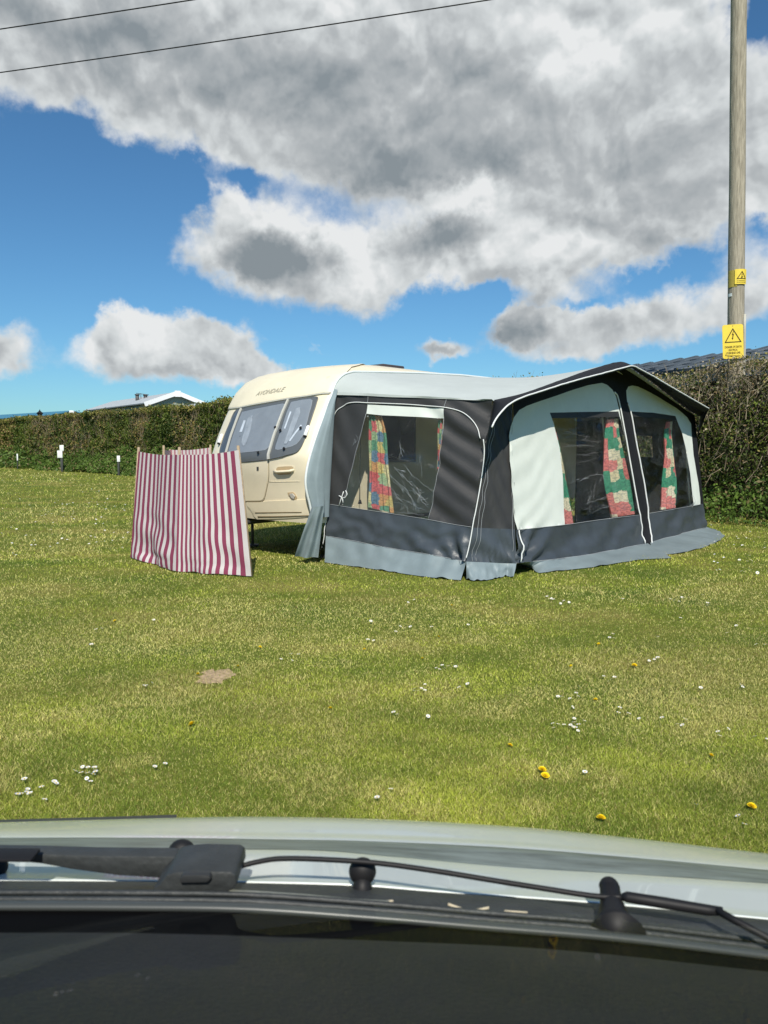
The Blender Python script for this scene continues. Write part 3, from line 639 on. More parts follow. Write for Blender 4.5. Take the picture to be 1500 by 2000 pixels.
def sign(name,label,cx,top,bot,wpx,tilt,bend,small):
    Y=15.53; P=lambda a,b: at(cx,(top+bot)/2,Y)
    c=at(cx,(top+bot)/2,Y); k=Y/FPX*1.004; W=wpx*k; Hh=(bot-top)*k
    root=thing(name,label,'warning sign',c-np.array([0,0,Hh/2]))
    ct,st=math.cos(tilt),math.sin(tilt)
    def S(a,b):  # a right, b up, metres from the centre
        x=a*ct-b*st; z=a*st+b*ct
        if bend:
            an=x/.185; return np.array([poleS(c[2])[0]+.185*math.sin(an+bend),poleS(c[2])[1]-.185*math.cos(an+bend),c[2]+z])
        return np.array([c[0]+x,c[1],c[2]+z])
    r_=.045 if not small else .012; poly=[]
    for (sx,sy,a0) in ((1,1,0),(-1,1,90),(-1,-1,180),(1,-1,270)):
        for q in range(5): a=R(a0+q*22.5); poly.append((sx*(W/2-r_)+r_*math.cos(a),sy*(Hh/2-r_)+r_*math.sin(a)))
    decal('plate',poly,S,.003,M_yel,root,h=.05,depth=.005)
    mb=MB()
    def ply(pts):
        r=cdt([('a',pts)],.04)['a']; mb.add([S(*p)+normal(S,*p)*.0065 for p in r[0]],r[1])
    tw=W*.41 if not small else W*.38; ty=Hh*(.40 if not small else .38); by=Hh*(-.03 if not small else -.16); t_=.016 if not small else .012
    A_,B_,C_=np.array([0,ty]),np.array([-tw,by]),np.array([tw,by])
    cen=(A_+B_+C_)/3; f=1-t_*2.3/np.linalg.norm(A_-cen)
    for p,q in ((A_,B_),(B_,C_),(C_,A_)): ply([tuple(p),tuple(q),tuple(cen+(q-cen)*f),tuple(cen+(p-cen)*f)])
    sc_=(ty-by); b0=np.array([0,by])
    ply([tuple(b0+np.array(p)*sc_) for p in [(.03,.78),(-.09,.50),(-.01,.52),(-.06,.30),(-.10,.31),(-.03,.18),(.04,.33),(.0,.32),(.08,.60),(.0,.57),(.07,.78)]])
    if small: ply([tuple(b0+np.array(p)*sc_) for p in [(-.18,.12),(-.02,.22),(.14,.34),(.17,.28),(.02,.12),(-.1,.09)]])
    mb.build('hazard_symbol',M_ink,root,smooth=False)
    mb=MB()
    if not small:
        y=-.115*Hh
        for s,hh,wd_ in (('DANGER OF DEATH',.042,.80),('ELECTRICAL',.036,.42),('OVERHEAD LINE',.042,.66)):
            V,F=textmesh(s,0,.01); V[:,0]-=V[:,0].min(); V[:,0]*=wd_*W/V[:,0].max(); V[:,0]-=wd_*W/2; V[:,1]*=hh/.7; y-=hh+.008
            mb.add([S(v[0],v[1]+y)+np.array([0,-.0068,0]) for v in V],F); y-=.014
        for q in range(2): y-=.022; mb.box(S(-.0,y)+np.array([0,-.0075,0]),(W*(.7-.08*q),.001,.006))
    else:
        for q in range(2): mb.box(S(-.01,-Hh*(.27+.11*q))+np.array([0,-.02,0]),(.01,.001,.001))
        for q in range(2):
            pp=[(-W*.36,-Hh*(.27+.1*q)),(W*.36,-Hh*(.27+.1*q)),(W*.36,-Hh*(.29+.1*q)),(-W*.36,-Hh*(.29+.1*q))]; r=cdt([('a',pp)],.04)['a']; mb.add([S(*p)+normal(S,*p)*.0065 for p in r[0]],r[1])
    mb.build('lettering',M_ink,root,smooth=False)
    if not small:
        for b in (.46,-.46):
            m2=MB(); p=S(0,b*Hh); m2.tube([p,p+np.array([0,-.008,0])],.008,10); m2.build('screw',M_dmet,root)
sign('warning_sign','small square yellow high voltage plate wrapped round the pole above the larger one',1440.5,525,553,25.5,R(1),.14,True)
sign('warning_sign','large upright yellow danger of death plate on the pole above the hedge',1431.5,635,699,40,R(3.5),0,False)
def cable(label,p,q,sag):
    pts=[]
    for t in np.linspace(0,1,60): a=p+(q-p)*t; pts.append(a-np.array([0,0,sag*4*t*(1-t)]))
    mb=MB(); mb.tube(pts,.0105,6); o=mb.build('overhead_cable',M_black); tag(o,label,'cable','overhead cables')
# end points on the pole crossarm and on a pole further down the line
c=poleS(11.2)
def wirepts(pa,pb,Ya,Yb): return at(*pa,Ya),at(*pb,Yb)
a,b=wirepts((880,0),(0,127),14.3,16.0); d=b-a
cable('long lower overhead cable crossing the sky from the left edge to the pole',a-d*.62,a+d*2.2,.15)
a,b=wirepts((270,0),(0,41),14.6,15.2); d=b-a
cable('short upper overhead cable in the top left corner of the sky',a-d*3.9,a+d*5.5,.15)
# ---------------------------------------------------------------- holiday homes beyond the hedge
def house(label,name,ridge,eave_l,eave_r,fr,bk,mr_,mw,barge=None):
    pass
M_wall=mat('sage_cladding',(.33,.37,.31),.8,var=.08); M_wroof=mat('light_grey_roof_sheet',(.42,.45,.46),.6,var=.1); M_wh=mat('white_upvc',(.85,.86,.86),.4)
def gable(name,label,Bx,A,wdir,ldir,wid,length,zr,ze,mroof,mwall,barge=True,over=.25,tiles=None):
    """gable end centre A (x,y), width along wdir, length along ldir"""
    A=np.array([A[0],A[1],0.]); wd=np.array([*wdir,0.]); wd/=np.linalg.norm(wd); l_=np.array([*ldir,0.]); l_/=np.linalg.norm(l_)
    root=thing(name,label,Bx,A)
    h=wid/2; z=np.array([0,0,1.]); mb=MB()
    V=[A-wd*h,A+wd*h,A+wd*h+z*ze,A+z*(zr-.05),A-wd*h+z*ze]; V+= [v+l_*length for v in V]
    mb.add(V,[(0,1,2,3,4),(9,8,7,6,5),(1,6,7,2),(0,4,9,5)]); mb.build('wall',mwall,root,smooth=False)
    rb=MB(); sl=(zr-ze)/h; e=h+over; ze2=zr-sl*e
    for sg in (-1,1):
        a=A-l_*over; P=[a+z*zr,a+wd*sg*e+z*ze2,a+wd*sg*e+z*ze2+l_*(length+2*over),a+z*zr+l_*(length+2*over)]
        nrm=np.cross(P[1]-P[0],P[3]-P[0]); nrm/=np.linalg.norm(nrm); nrm*=np.sign(nrm[2]); Q=[p+nrm*.07 for p in P]
        rb.add(P+Q,[(0,1,2,3),(7,6,5,4),(0,4,5,1),(1,5,6,2),(2,6,7,3),(3,7,4,0)])
        if tiles:
            L_=length+2*over; u_=(P[1]-P[0]); n1,n2=tiles
            for i in range(1,n2): f=i/n2; c_=P[0]+u_*f+l_*L_/2+nrm*.085; rb.box(c_,(L_,.03,.03),(l_,u_/np.linalg.norm(u_),nrm))
            for j in range(n1+1): c_=P[0]+u_/2+l_*L_*j/n1+nrm*.09; rb.box(c_,(.035,np.linalg.norm(u_),.04),(l_,u_/np.linalg.norm(u_),nrm))
    rb.build('roof',mroof,root,smooth=False)
    if barge:
        for sg in (-1,1):
            b=MB(); p=A-l_*(over+.03)+z*(zr+.02); q=A-l_*(over+.03)+wd*sg*e+z*(ze2+.0); d_=q-p; L_=np.linalg.norm(d_); d_/=L_
            b.box((p+q)/2-np.array([0,0,.02]),(L_,.05,.26),(d_,l_,np.cross(d_,l_))); b.build('barge_board',M_wh,root,smooth=False)
        b=MB(); p=A-l_*(over+.07)+z*(zr-.05); b.box(p,(.34,.05,.36),(wd,l_,z)); b.build('finial_board',M_wh,root,smooth=False)
    return root
p=at(343,768,45); r1=gable('holiday_home','pale holiday home with white gable barge boards rising above the left hedge','holiday home',(p[0],p[1]),(.86,.52),(-.62,.78),3.4,11,p[2],p[2]-.62,M_wroof,M_wall)
for (x,y,hh,nm) in ((268,772,.45,'flue'),(284,773,.36,'flue'),(388,786,.3,'flue')):
    q=at(x,y,47.5); m=MB(); m.tube([q-np.array([0,0,.55]),q],.11,10); m.tube([q,q+np.array([0,0,.07])],.15,10); m.build(nm,M_dmet,r1)
m=MB(); q=at(275,768,48); m.tube([q-np.array([0,0,.6]),q],.02,6); m.tube([q+np.array([-.3,0,0]),q+np.array([.5,0,-.1])],.02,6); m.build('aerial',M_dmet,r1)
p=at(146,803,61); gable('holiday_home','far holiday home with blue roof just showing over the left hedge','holiday home',(p[0]-.3,p[1]),(.9,.4),(-.78,.62),3.6,14,p[2]-.02,p[2]-.45,mat('blue_roof_sheet',(.05,.20,.30),.5),M_wall,barge=False)
m=MB(); q=at(140,802,60); m.tube([q+np.array([0,0,-.5]),q],[.12,.2],10); o=m.build('white_cowl',M_wh); tag(o,'white tapered vent cowl at the end of the blue roof','vent cowl')
p=at(470,779,39); gable('holiday_home','low grey roofed holiday home peeping over the hedge beside the caravan','holiday home',(p[0]+2.2,p[1]),(.8,.6),(-.74,.67),3,8,p[2],p[2]-.4,M_wroof,M_wall,barge=False)
p=at(45,812,69); gable('holiday_home','distant white holiday home roof at the far left end of the hedge','holiday home',(p[0],p[1]),(.9,.4),(-.8,.6),3,10,p[2]+.0,p[2]-.4,M_wh,M_wall,barge=False)
p1=at(1262,704,23.0); p2=at(1500,680,19.3); ld_=(p2-p1)[:2]/np.linalg.norm((p2-p1)[:2]); pw=np.array([-ld_[1],ld_[0]])
gable('lodge','dark tiled lodge roof behind the hedge and pole on the right','lodge',(p1[0]-ld_[0]*.2,p1[1]-ld_[1]*.2),pw,ld_,5.0,12,3.95,3.35,mat('dark_slate_tile',(.085,.105,.125),.35,.5,var=.15,vscale=3),mat('grey_render',(.40,.41,.40),.8,var=.1),barge=False,over=.15,tiles=(22,3))
def lantern():
    q=at(78,812,60); root=thing('street_lamp','dark lantern street lamp tip above the hedge at far left','street lamp',(q[0],q[1],0)); 
    m=MB(); m.tube([(q[0],q[1],0),(q[0],q[1],q[2]-.2)],.05,8); m.build('pole',M_black,root)
    m=MB(); m.tube([q+np.array([0,0,-.2]),q+np.array([0,0,.15]),q+np.array([0,0,.2]),q+np.array([0,0,.38]),q+np.array([0,0,.5])],[.1,.2,.27,.06,.02],6); m.build('lantern_head',M_black,root,smooth=False)
lantern()
# ---------------------------------------------------------------- small pitch posts by the hedge
M_plate=mat('white_plate',(.80,.82,.80),.5); M_pst=mat('dark_post',(.06,.065,.06),.7)
def post(label,px,base,topp,plates,w_=.07,Yp=40):
    g_=at(px,900,Yp)*np.array([1,1,0]); root=thing('pitch_marker_post',label,'marker post',g_,None)
    t=at(px,topp,g_[1]); m=MB(); m.box((g_[0],g_[1],t[2]/2),(w_,w_,t[2])); bevel(m.build('post',M_pst,root),.005)
    for (x,y,wp,hp) in plates:
        c=at(x,y,g_[1]-.06); k=g_[1]/FPX; m=MB(); m.box(c,(wp*k,.04,hp*k)); bevel(m.build('plate',M_plate,root),.008)
post('pitch post with two stacked white plates at the foot of the left hedge',121,912,895,[(120.5,875,8,11),(117,887,10,14)],.14,Yp=45.5)
post('short pitch post with a single white plate nearer the striped windbreak',231.5,909,900,[(231.5,896,6,12)],.1,Yp=39.3)
post('thin pale pitch post furthest left by the hedge',34,903,886,[(34,893,2.5,13)],.06,Yp=51)
# ================================================================= caravan
def lvl(z): return z if z<2.25 else 2.25+(z-2.25)*.84
def face_u(z):
    z=lvl(z)
    return float(np.interp(z,[.30,.50,.58,.75,.95,1.15,1.35,1.6,1.9,2.12,2.25,2.36,2.46,2.53,2.58,2.61],[-.10,-.15,-.17,-.20,-.23,-.27,-.29,-.19,-.04,.09,.17,.30,.52,.90,1.5,2.4]))
CW=2.12
def inset(z): return float(np.interp(lvl(z),[0,2.2,2.3,2.38,2.45,2.50,2.54,2.58,2.61],[0,0,.01,.035,.09,.17,.30,.55,.95]))
def rear_u(z): return float(np.interp(lvl(z),[.3,.5,1.2,2.1,2.35,2.5,2.58,2.61],[6.35,6.5,6.62,6.45,6.25,5.9,5.2,4.2]))
def SF(v,z):      # front face of the caravan
    hw=CW/2-inset(z); q=np.clip((v+CW/2)/hw,-.9999,.9999); e=(1-abs(q)**9)**(1/9)
    return LW(face_u(z)+.22*(1-e)-.13*(1-q*q)+.0, v, z)
M_net2=mat('net_cloth_folds',(.40,.43,.46),.9,var=.12,vscale=5)
def caravan():
    root=thing('touring_caravan','cream touring caravan with grey front windows, behind the striped windbreak and joined to the awning','caravan',LW(3,-1,0))
    zs=np.r_[np.linspace(.5,2.2,36),np.linspace(2.23,2.674,28)]; rows=[]
    for z in zs:
        hw=CW/2-inset(z); f=[]
        qs=np.sin(np.linspace(-math.pi/2,math.pi/2,61))*.9999
        fu=face_u(z); ru=rear_u(z)
        for q in qs: e=(1-abs(q)**9)**(1/9); f.append((fu+.22*(1-e)-.13*(1-q*q),-CW/2+q*hw))
        for t in np.linspace(0,1,24)[1:-1]: f.append((fu+.22+(ru-fu-.44)*t,-CW/2+hw*(1.0)))
        for q in -qs: e=(1-abs(q)**9)**(1/9); f.append((ru-.22*(1-e),-CW/2+q*hw))
        for t in np.linspace(1,0,24)[1:-1]: f.append((fu+.22+(ru-fu-.44)*t,-CW/2-hw))
        rows.append([LW(a,b,z) for a,b in f])
    V,F=grid(rows,closed=True); nc=len(rows[0]); F.append(tuple(range(nc-1,-1,-1))); F.append(tuple((len(rows)-1)*nc+k for k in range(nc)))
    o=obj('body_shell',V,F,M_cream,root); autosmooth(o,40)
    # roof cap: slightly proud overlay on the front head with a lip
    sp_=[(470,796),(493,791),(530,784.5),(567,778),(600,773.5),(633,768)]
    lip=[solve(SF,x,y,-1,2.1) for x,y in sp_]; 
    zlip=lambda v: float(np.interp(v,[p[0] for p in lip],[p[1] for p in lip]))
    rows=[]
    for i,off in enumerate([(0,.002),(0,.022),(.02,.026),(.05,.026),(.10,.024),(.16,.022),(.22,.02)]):
        r=[]
        for v in np.linspace(-CW+.005,-.005,70):
            z=zlip(v)+off[0]; r.append(SF(v,z)+normal(SF,v,z)*off[1])
        rows.append(r)
    for z in np.linspace(2.36,2.668,16):
        hw=CW/2-inset(z); rows.append([SF(v,z)+normal(SF,v,z)*.016 for v in np.linspace(-CW/2-hw+.005,-CW/2+hw-.005,70)])
    V,F=grid(rows); o=obj('roof_cap',V,F,M_creamroof,root); autosmooth(o,50)
    mb=MB(); mb.tube([SF(v,zlip(v)-.008)+normal(SF,v,zlip(v))*.012 for v in np.linspace(-CW+.03,-.03,50)],.011,8); mb.build('gutter_trim',M_seal,root)
    # roof vents
    for (uu,vv,nm,sz_) in ((2.3,-1.1,'roof_hatch',.5),):
        mb=MB(); mb.box(LW(uu,vv,2.70),(sz_,sz_*.8,.08),(U,VV,ZZ)); bevel(mb.build(nm,mat('smoked_plastic',(.06,.05,.05),.3),root),.02)
    # glazed front: one grey surround with three panes
    D=lambda nm,pts,off,m,**k: decal(nm,sol(SF,pts,-1,1.6),SF,off,m,root if 'par' not in k else k.pop('par'),**k)
    SUR=[(463,801.5),(493,795.5),(530,788.5),(567,782),(600,778),(620,776.5),(619,786),(614,802),(606,826),(598,850),(592,866),(586,877),(578,884.5),(560,889.5),(530,896),(500,899.5),(472,901.5),(445,899),(432,890),(431,880),(436,862),(448,832)]
    fr=D('window_surround',SUR,.016,M_greyframe)
    fr['label']='charcoal grey surround of the three front windows'
    seal=[(x,y) for x,y in SUR]; pts=sol(SF,SUR,-1,1.6)
    cl=smoothp(np.array(pts),4,closed=True); mb=MB(); mb.tube([SF(*p)+normal(SF,*p)*.012 for p in list(cl)+[cl[0]]],.007,6,cap=False); mb.build('window_seal',M_greyframe,root)
    PANES=[[(474.5,806),(500,800),(530,794),(553,789.5),(559,791),(558,797),(546,835),(532,870),(525,876),(519,880),(490,883.5),(462,886),(450,885.5),(448,882),(452,868),(464,832)],
           [(570,786.5),(590,782.5),(607,780.5),(611.5,783),(610,793),(602,823),(594,850),(587,861),(581,868),(572,872.5),(556,877),(544,879.5),(539,878),(540,871),(550,843),(562,805)],
           [(464,806.5),(470,805.5),(470,808),(458,838),(446,872),(441,886),(436,885),(436,875),(442,857),(452,832)]]
    for i,pn in enumerate(PANES):
        base=D('blind',pn,.0175,M_blind if i<2 else M_greyframe,depth=.001)
        if i<2:
            # net curtain gathered at the pane's left side, blind folds
            a=np.array(pn); cx,cy=a.mean(0)
            net=[(cx+(x-cx)*.9,cy+(y-cy)*.9) for x,y in pn]
            L_=min(net,key=lambda p:p[0]-p[1]*.2)
            if i==0: nets=[[(486,818),(495,812),(494,830),(488,850),(484,866),(478,872),(474,866),(480,842)]]
            else: nets=[[(579,800),(587,797),(588,806),(580,830),(572,850),(562,868),(557,868),(566,842),(573,820)]]
            for q in nets: D('net_curtain',q,.021,M_net2,depth=.002,h=.03,bumpf=lambda a_,b_:.004*math.sin(a_*140))
            for q in ([[(470,845),(474.5,845),(482,823),(478.5,822)]] if i==0 else [[(556.5,838),(559,839),(571,806),(568.5,805)],[(566,862),(569,863),(592,832),(589,831)]]): D('blind_rail',q,.022,M_net,depth=.002,h=.03)
        g_=D('window_pane',pn,.032,G_pane,depth=.001)
        hs={0:[(541,837),(508,886)],1:[(590,838),(558,878),(551,843)],2:[]}[i]
        for (x,y) in hs:
            p=solve(SF,x,y,-1,1.5); n_=normal(SF,*p); mb=MB(); c=SF(*p)+n_*.033; mb.tube([c,c+n_*.012],.019,10); bevel(mb.build('window_catch',M_black,root),.003)
    # divider strips
    for q in ([(563.5,782.5),(566.5,782),(528.5,896),(525,896.5)],[(472.5,799.6),(474.5,799.2),(444.5,896),(442.8,896)]): 
        st=D('divider_strip',q,.036,M_seal,h=.05,depth=.02)
    # locker door outline groove, crease, sill lines
    def line(nm,pts,r,m,off=.0,par=root):
        P=[SF(*solve(SF,x,y,-1,1))+normal(SF,*solve(SF,x,y,-1,1))*off for x,y in smoothp(np.array(pts,float),5)]; mb=MB(); mb.tube(P,r,6); return mb.build(nm,m,par)
    M_groove=mat('dark_joint',(.16,.12,.06),.8)
    door=D('gas_locker_door',[(440,903),(475,903),(500,901.5),(523.5,898),(524,915),(523.5,934),(520,955),(516,972),(513,976),(509,977.5),(480,978),(455,978),(443,974),(440,950)],.006,M_cream,depth=.006)
    line('locker_door_gap',[(524.8,898),(525.2,915),(524.8,935),(521,956),(517,973),(514,977.5),(509,979.5),(480,980),(455,980)],.0045,M_groove,.001)
    m_=D('locker_lock',[(502.5,911.5),(506,911.5),(506,918.5),(502.5,918.5)],.012,M_dmet,h=.03,par=door)
    c=SF(*solve(SF,503,914.5,-1,1)); n_=normal(SF,*solve(SF,503,914.5,-1,1)); 
    # grab handle: recess with a bar across it
    rec=D('grab_handle_recess',[(541,910.5),(556,909),(570,909),(575,911),(575.5,917),(573,924),(566,929),(548,930),(536,929.5),(533.5,924),(534.5,916)],.004,M_cream,h=.04)
    D('recess_pocket',[(543,912),(556,910.8),(570,910.6),(573.3,912.5),(573.3,917.5),(540,919.5),(540.5,915)],.0065,M_cream_dk,h=.04,depth=.003,par=rec)
    P=[solve(SF,x,y,-.5,1.1) for x,y in ((536,920.5),(545,921),(558,920.3),(568,919.5),(574,918))]; mb=MB(); offs=[.008,.034,.036,.034,.008]
    mb.tube([SF(*p)+normal(SF,*p)*o_ for p,o_ in zip(P,offs)],.017,8); mb.build('grab_handle',M_cream,rec)
    D('recess_pocket',[(541,925),(570,923.5),(566,926.5),(545,927.5)],.0065,M_cream_dk,h=.04,depth=.003,par=rec)
    line('body_crease',[(526,940.5),(550,940.5),(586,940)],.004,M_cream,.002); 
    # lower panel stands a little proud
    D('lower_panel',[(482,981),(505,981),(518,979),(540,977.5),(580,976.5),(599,975),(604,997),(606,1009),(560,1012),(503,1014),(497,1008),(490,995),(484,988)],.010,M_cream,depth=.01)
    line('sill_line',[(500,1001),(540,1000.5),(590,1000)],.005,M_groove,.012); line('sill_line',[(505,1008.5),(550,1008),(604,1006.5)],.006,M_groove,.014)
    rs=D('socket_recess',[(562,962),(573,961),(577,965),(581,972),(578,976),(571,975),(564,968)],.006,M_cream_dk,h=.03)
    D('plug_socket',[(567,964),(573,963.5),(577.5,969),(576,974),(571,972)],.024,mat('grey_plastic',(.45,.43,.38),.5),h=.03,depth=.018,par=rs)
    for (x,y,w_) in ((600.5,843,5.0),(433,858,4.5)):
        p=solve(SF,x,y,-.2 if x>500 else -2.0,1.6); c=SF(*p); nn=normal(SF,*p); mb=MB()
        c=c+nn*.02; ax=np.array([0,0,1.])+U*.45; ax/=np.linalg.norm(ax); mb.tube([c-ax*.075,c-ax*.06,c+ax*.06,c+ax*.075],[.012,.026,.022,.01],10); mb.build('marker_lamp',M_wh,root)
        mb=MB(); mb.tube([c-ax*.085,c-ax*.06],[.02,.022],10); mb.build('lamp_base',M_black,root)
    # lettering on the head of the body
    V,F=textmesh('AVONDALE',.35,.0); x0,x1=V[:,0].min(),V[:,0].max(); y1=V[:,1].max()
    pa=solve(SF,502,775.5,-1.4,2.2); pb=solve(SF,557,766.5,-.8,2.25); hh=.062
    out=[]
    for v in V:
        t=(v[0]-x0)/(x1-x0); p=(pa[0]+(pb[0]-pa[0])*t,pa[1]+(pb[1]-pa[1])*t+hh*v[1]/y1); out.append(SF(*p)+normal(SF,*p)*.029)
    obj('lettering',out,F,mat('faded_grey_print',(.42,.39,.30),.6),root,smooth=False)
    # near side (inside the awning) windows and door
    for (u0,u1,z0,z1,nm) in ((.95,1.75,1.25,1.95,'side_window'),(4.3,5.3,1.25,1.95,'side_window'),(2.3,2.95,.62,2.1,'entrance_door')):
        mb=MB(); mb.box(LW((u0+u1)/2,.012,(z0+z1)/2),(u1-u0,.03,z1-z0),(U,VV,ZZ)); bevel(mb.build(nm,M_greyframe if 'win' in nm else M_cream,root),.008)
        if 'win' in nm: mb=MB(); mb.box(LW((u0+u1)/2,.03,(z0+z1)/2),(u1-u0-.08,.012,z1-z0-.08),(U,VV,ZZ)); mb.build('window_pane',mat('dark_acrylic',(.02,.022,.025),.08),root)
    # chassis, wheels, drawbar and jockey wheel
    mb=MB()
    for vv in (-.35,-1.77): mb.box(LW(3.3,vv,.45),(5.4,.06,.1),(U,VV,ZZ))
    mb.box(LW(3.1,-1.06,.515),(6.1,2.0,.03),(U,VV,ZZ)); mb.build('chassis',M_dmet,root,smooth=False)
    for vv in (-.22,-1.92):
        c=LW(3.4,vv,.32); mb=MB(); mb.tube([c-VV*.09,c-VV*.085,c+VV*.085,c+VV*.09],[.27,.32,.32,.27],28); wh=mb.build('wheel',M_black,root); mb=MB(); mb.tube([c-VV*.1,c+VV*.1],.19,24); mb.build('wheel_rim',M_wh,wh)
    tip=LW(-1.35,-1.30,.42); mb=MB(); mb.tube([LW(.2,-1.25,.45),tip],.035,6); mb.tube([LW(.2,-1.67,.45),tip],.035,6); mb.tube([tip,tip-U*.22+ZZ*.05],[.05,.06],8); mb.build('drawbar',M_dmet,root)
    mb=MB(); j=LW(-.95,-.98,0); mb.tube([j+ZZ*.2,j+ZZ*.75],.025,8); mb.tube([j+ZZ*.1-VV*.04,j+ZZ*.1+VV*.04],.1,14); mb.build('jockey_wheel',M_black,root)
    # cream fairing over the drawbar, its lower edge curving up beside the windbreak
    fb=at(487,1000,10.15)
    for (u_,v_) in ((.25,-.25),(.25,-1.85),(6,-.3),(6,-1.8)):
        mb=MB(); p=LW(u_,v_,0); mb.tube([p+ZZ*.46,p+ZZ*.02],.022,6); mb.box(p+ZZ*.02,(.16,.16,.03)); mb.build('corner_steady',M_dmet,root)
caravan()

# ================================================================= awning
AWN=thing('caravan_awning','large pale grey and charcoal fabric awning with clear windows, attached to the caravan','awning',LW(3.5,1.2,0))
AWNING_LAB=None
b0,b1,t0,t1=LW(.0,0,0),LW(.16,2.08,0),LW(.16,0,2.16),LW(.66,2.10,1.985)
def SL(s,t):     # left end wall: s from caravan (0) to the corner (1), t up
    return (b0*(1-s)+b1*s)*(1-t)+(t0*(1-s)+t1*s)*t
cB,cT=LW(.73,2.40,0),LW(1.02,2.12,1.985)
def SC(s,t):     # corner panel
    return (b1*(1-s)+cB*s)*(1-t)+(t1*(1-s)+cT*s)*t
def SFr(u,z):    # front wall
    return LW(u,2.40-.135*z,z)
def wrL(s,t):
    x=s*2.1; z=t*2.1; a=0
    # taut folds running down to the right
    k=np.clip((x-1.15)*2.2,0,1)*np.clip((z-.45)*3,0,1)
    ph=(z*1.0+x*.52)*26+2.5*fn(x*1.3,z*1.1,3); a+=.019*k*(math.sin(ph)*.7+math.sin(ph*.53+1)*.8)
    k2=np.clip((.75-x)*2.5,0,1)*np.clip((z-.5)*3,0,1)*.6; ph=(z*.8+x*1.1)*17+2*fn(x*2,z*2,9); a+=.011*k2*math.sin(ph)
    k3=np.clip((.75-z)*3,0,1); a+=.028*k3*fn(x*2.2,z*3.4,5)+.036*k3*fn(x*5+z*4,z*9-x*2,15)+.05*np.clip((.62-z)*3,0,1)*math.sin(math.atan2(z+.05,2.15-x)*16)*math.exp(-(2.1-x)*1.3)+.018*k3*math.sin((x*.9+z*.55)*9+3*fn(x,z,1))*np.clip(x,0,1)
    # crease
    a+=-.02*math.exp(-((x-.78-(z-.3)*.15)/.018)**2)*k3-.008*math.exp(-((x-1.62)/.02)**2)*k3
    m_=np.clip(1-abs((x-1.62)*.62+(z-.62)*.85)/.22,0,1)*np.clip((1.85-x)*5,0,1)*np.clip((x-.62)*4,0,1)
    if m_>0: a+=.020*m_*(abs(fn(x*6+z*5,z*9-x*3,2))+.6*abs(fn(x*14,z*20,5))-.25)
    return a+.008*fn(x*3,z*3,8)
def wrC(s,t):
    x=s*.6; z=t*2; a=.016*math.sin((z+x*1.2)*22+2*fn(x*3,z,2))*np.clip((z-.5)*3,0,1)
    k=np.clip((.65-z)*3,0,1); a+=k*(.04*math.sin(math.atan2(z-.05,.75-x)*14)+.018*fn(x*5,z*5,7)); return a*min(1,6*s+.2)*min(1,6*(1-s)+.2)+.004*fn(x*5,z*5,4)
def wrF(u,z):
    a=.006*fn(u*1.4,z*2.2,3)+.004*fn(u*4,z*5,8)
    if z>.5 and u<1.9: a+=.0045*math.sin((z*1.3-u*.75)*17+2.5*fn(u*2,z*2,5))*np.clip((2.1-u),0,1)
    if z<.62:
        k=np.clip((.62-z)*3,0,1); a+=k*(.075*math.sin(math.atan2(z+.02,max(u-.72,.01))*15)*math.exp(-(u-.7)*.75)+.03*fn(u*2,z*3,6)+.034*fn(u*4+z*5,z*8,16)+.02*math.sin((u*.8-z*1.6)*8+3*fn(u,z,2)))
    if z>1.6: a+=.004*fn(u*7,z*3,2)
    return a
def panels(S,regs,h,wr,mats,off=None,parent=AWN):
    r=cdt([(n,p) for n,p in regs],h); out={}
    for nm,(V2,F) in r.items():
        if nm not in mats: continue
        V=[S(*p)+normal(S,*p)*(wr(*p)+(off or {}).get(nm,0)) for p in V2]
        o_name,m=mats[nm]; out[nm]=obj(o_name,V,F,m,parent)
    return out
# ---- left wall
def pl(pts,a=.5,b=.5): return sol(SL,pts,a,b)
lineL=[(638,984),(668,988),(705,994),(760,1002),(838,1015.5),(880,1023),(925,1031)]
topL=1.0
lt=pl(lineL)
# lower seam (dark slate / mud skirt)
skl=pl([(634,1046),(700,1058),(770,1072),(840,1083),(906,1096)])
def ext(P,s): # extrapolate/interp t at s
    xs=[p[0] for p in P]; ys=[p[1] for p in P]
    if s<=xs[0]: k=(ys[1]-ys[0])/(xs[1]-xs[0]); return ys[0]+k*(s-xs[0])
    if s>=xs[-1]: k=(ys[-1]-ys[-2])/(xs[-1]-xs[-2]); return ys[-1]+k*(s-xs[-1])
    return float(np.interp(s,xs,ys))
mids=[(0,ext(lt,0))]+[p for p in lt if 0<p[0]<1]+[(1,ext(lt,1))]
lows=[(0,ext(skl,0))]+[p for p in skl if 0<p[0]<1]+[(1,ext(skl,1))]
win=pl([(716,808),(745,811),(790,813),(830,815),(867,817),(864,860),(858,905),(850,950),(843,985),(838,1014.5),(790,1007),(740,999.5),(700,993.5),(668,988),(676,955),(688,915),(700,870),(710,833)])
stp=pl([(718,790),(760,792.5),(810,795),(868,798),(867,817),(830,815),(790,813),(745,811),(716,808)])
outer=[(0,0.999)]+[(1,0.999)]+mids[::-1]
low=mids+lows[::-1]
L_=panels(SL,[('win',win),('stp',stp),('char',outer),('low',low)],.018,wrL,{'win':('window_pane',G_vinyl),'stp':('window_header',M_white),'char':('end_wall_fabric',M_char),'low':('lower_wall_band',M_slate)})
L_['win']['label']='crinkled clear pane of the left end wall'
def tubeon(name,S,pts,r,m,off=.008,wr=None,n=6,ab=(.5,.5),sm=5,parent=AWN):
    P=[]
    for x,y in smoothp(np.array(pts,float),sm):
        p=solve(S,x,y,*ab); P.append(S(*p)+normal(S,*p)*(off+(wr(*p) if wr else 0)))
    mb=MB(); mb.tube(P,r,n); return mb.build(name,m,parent)
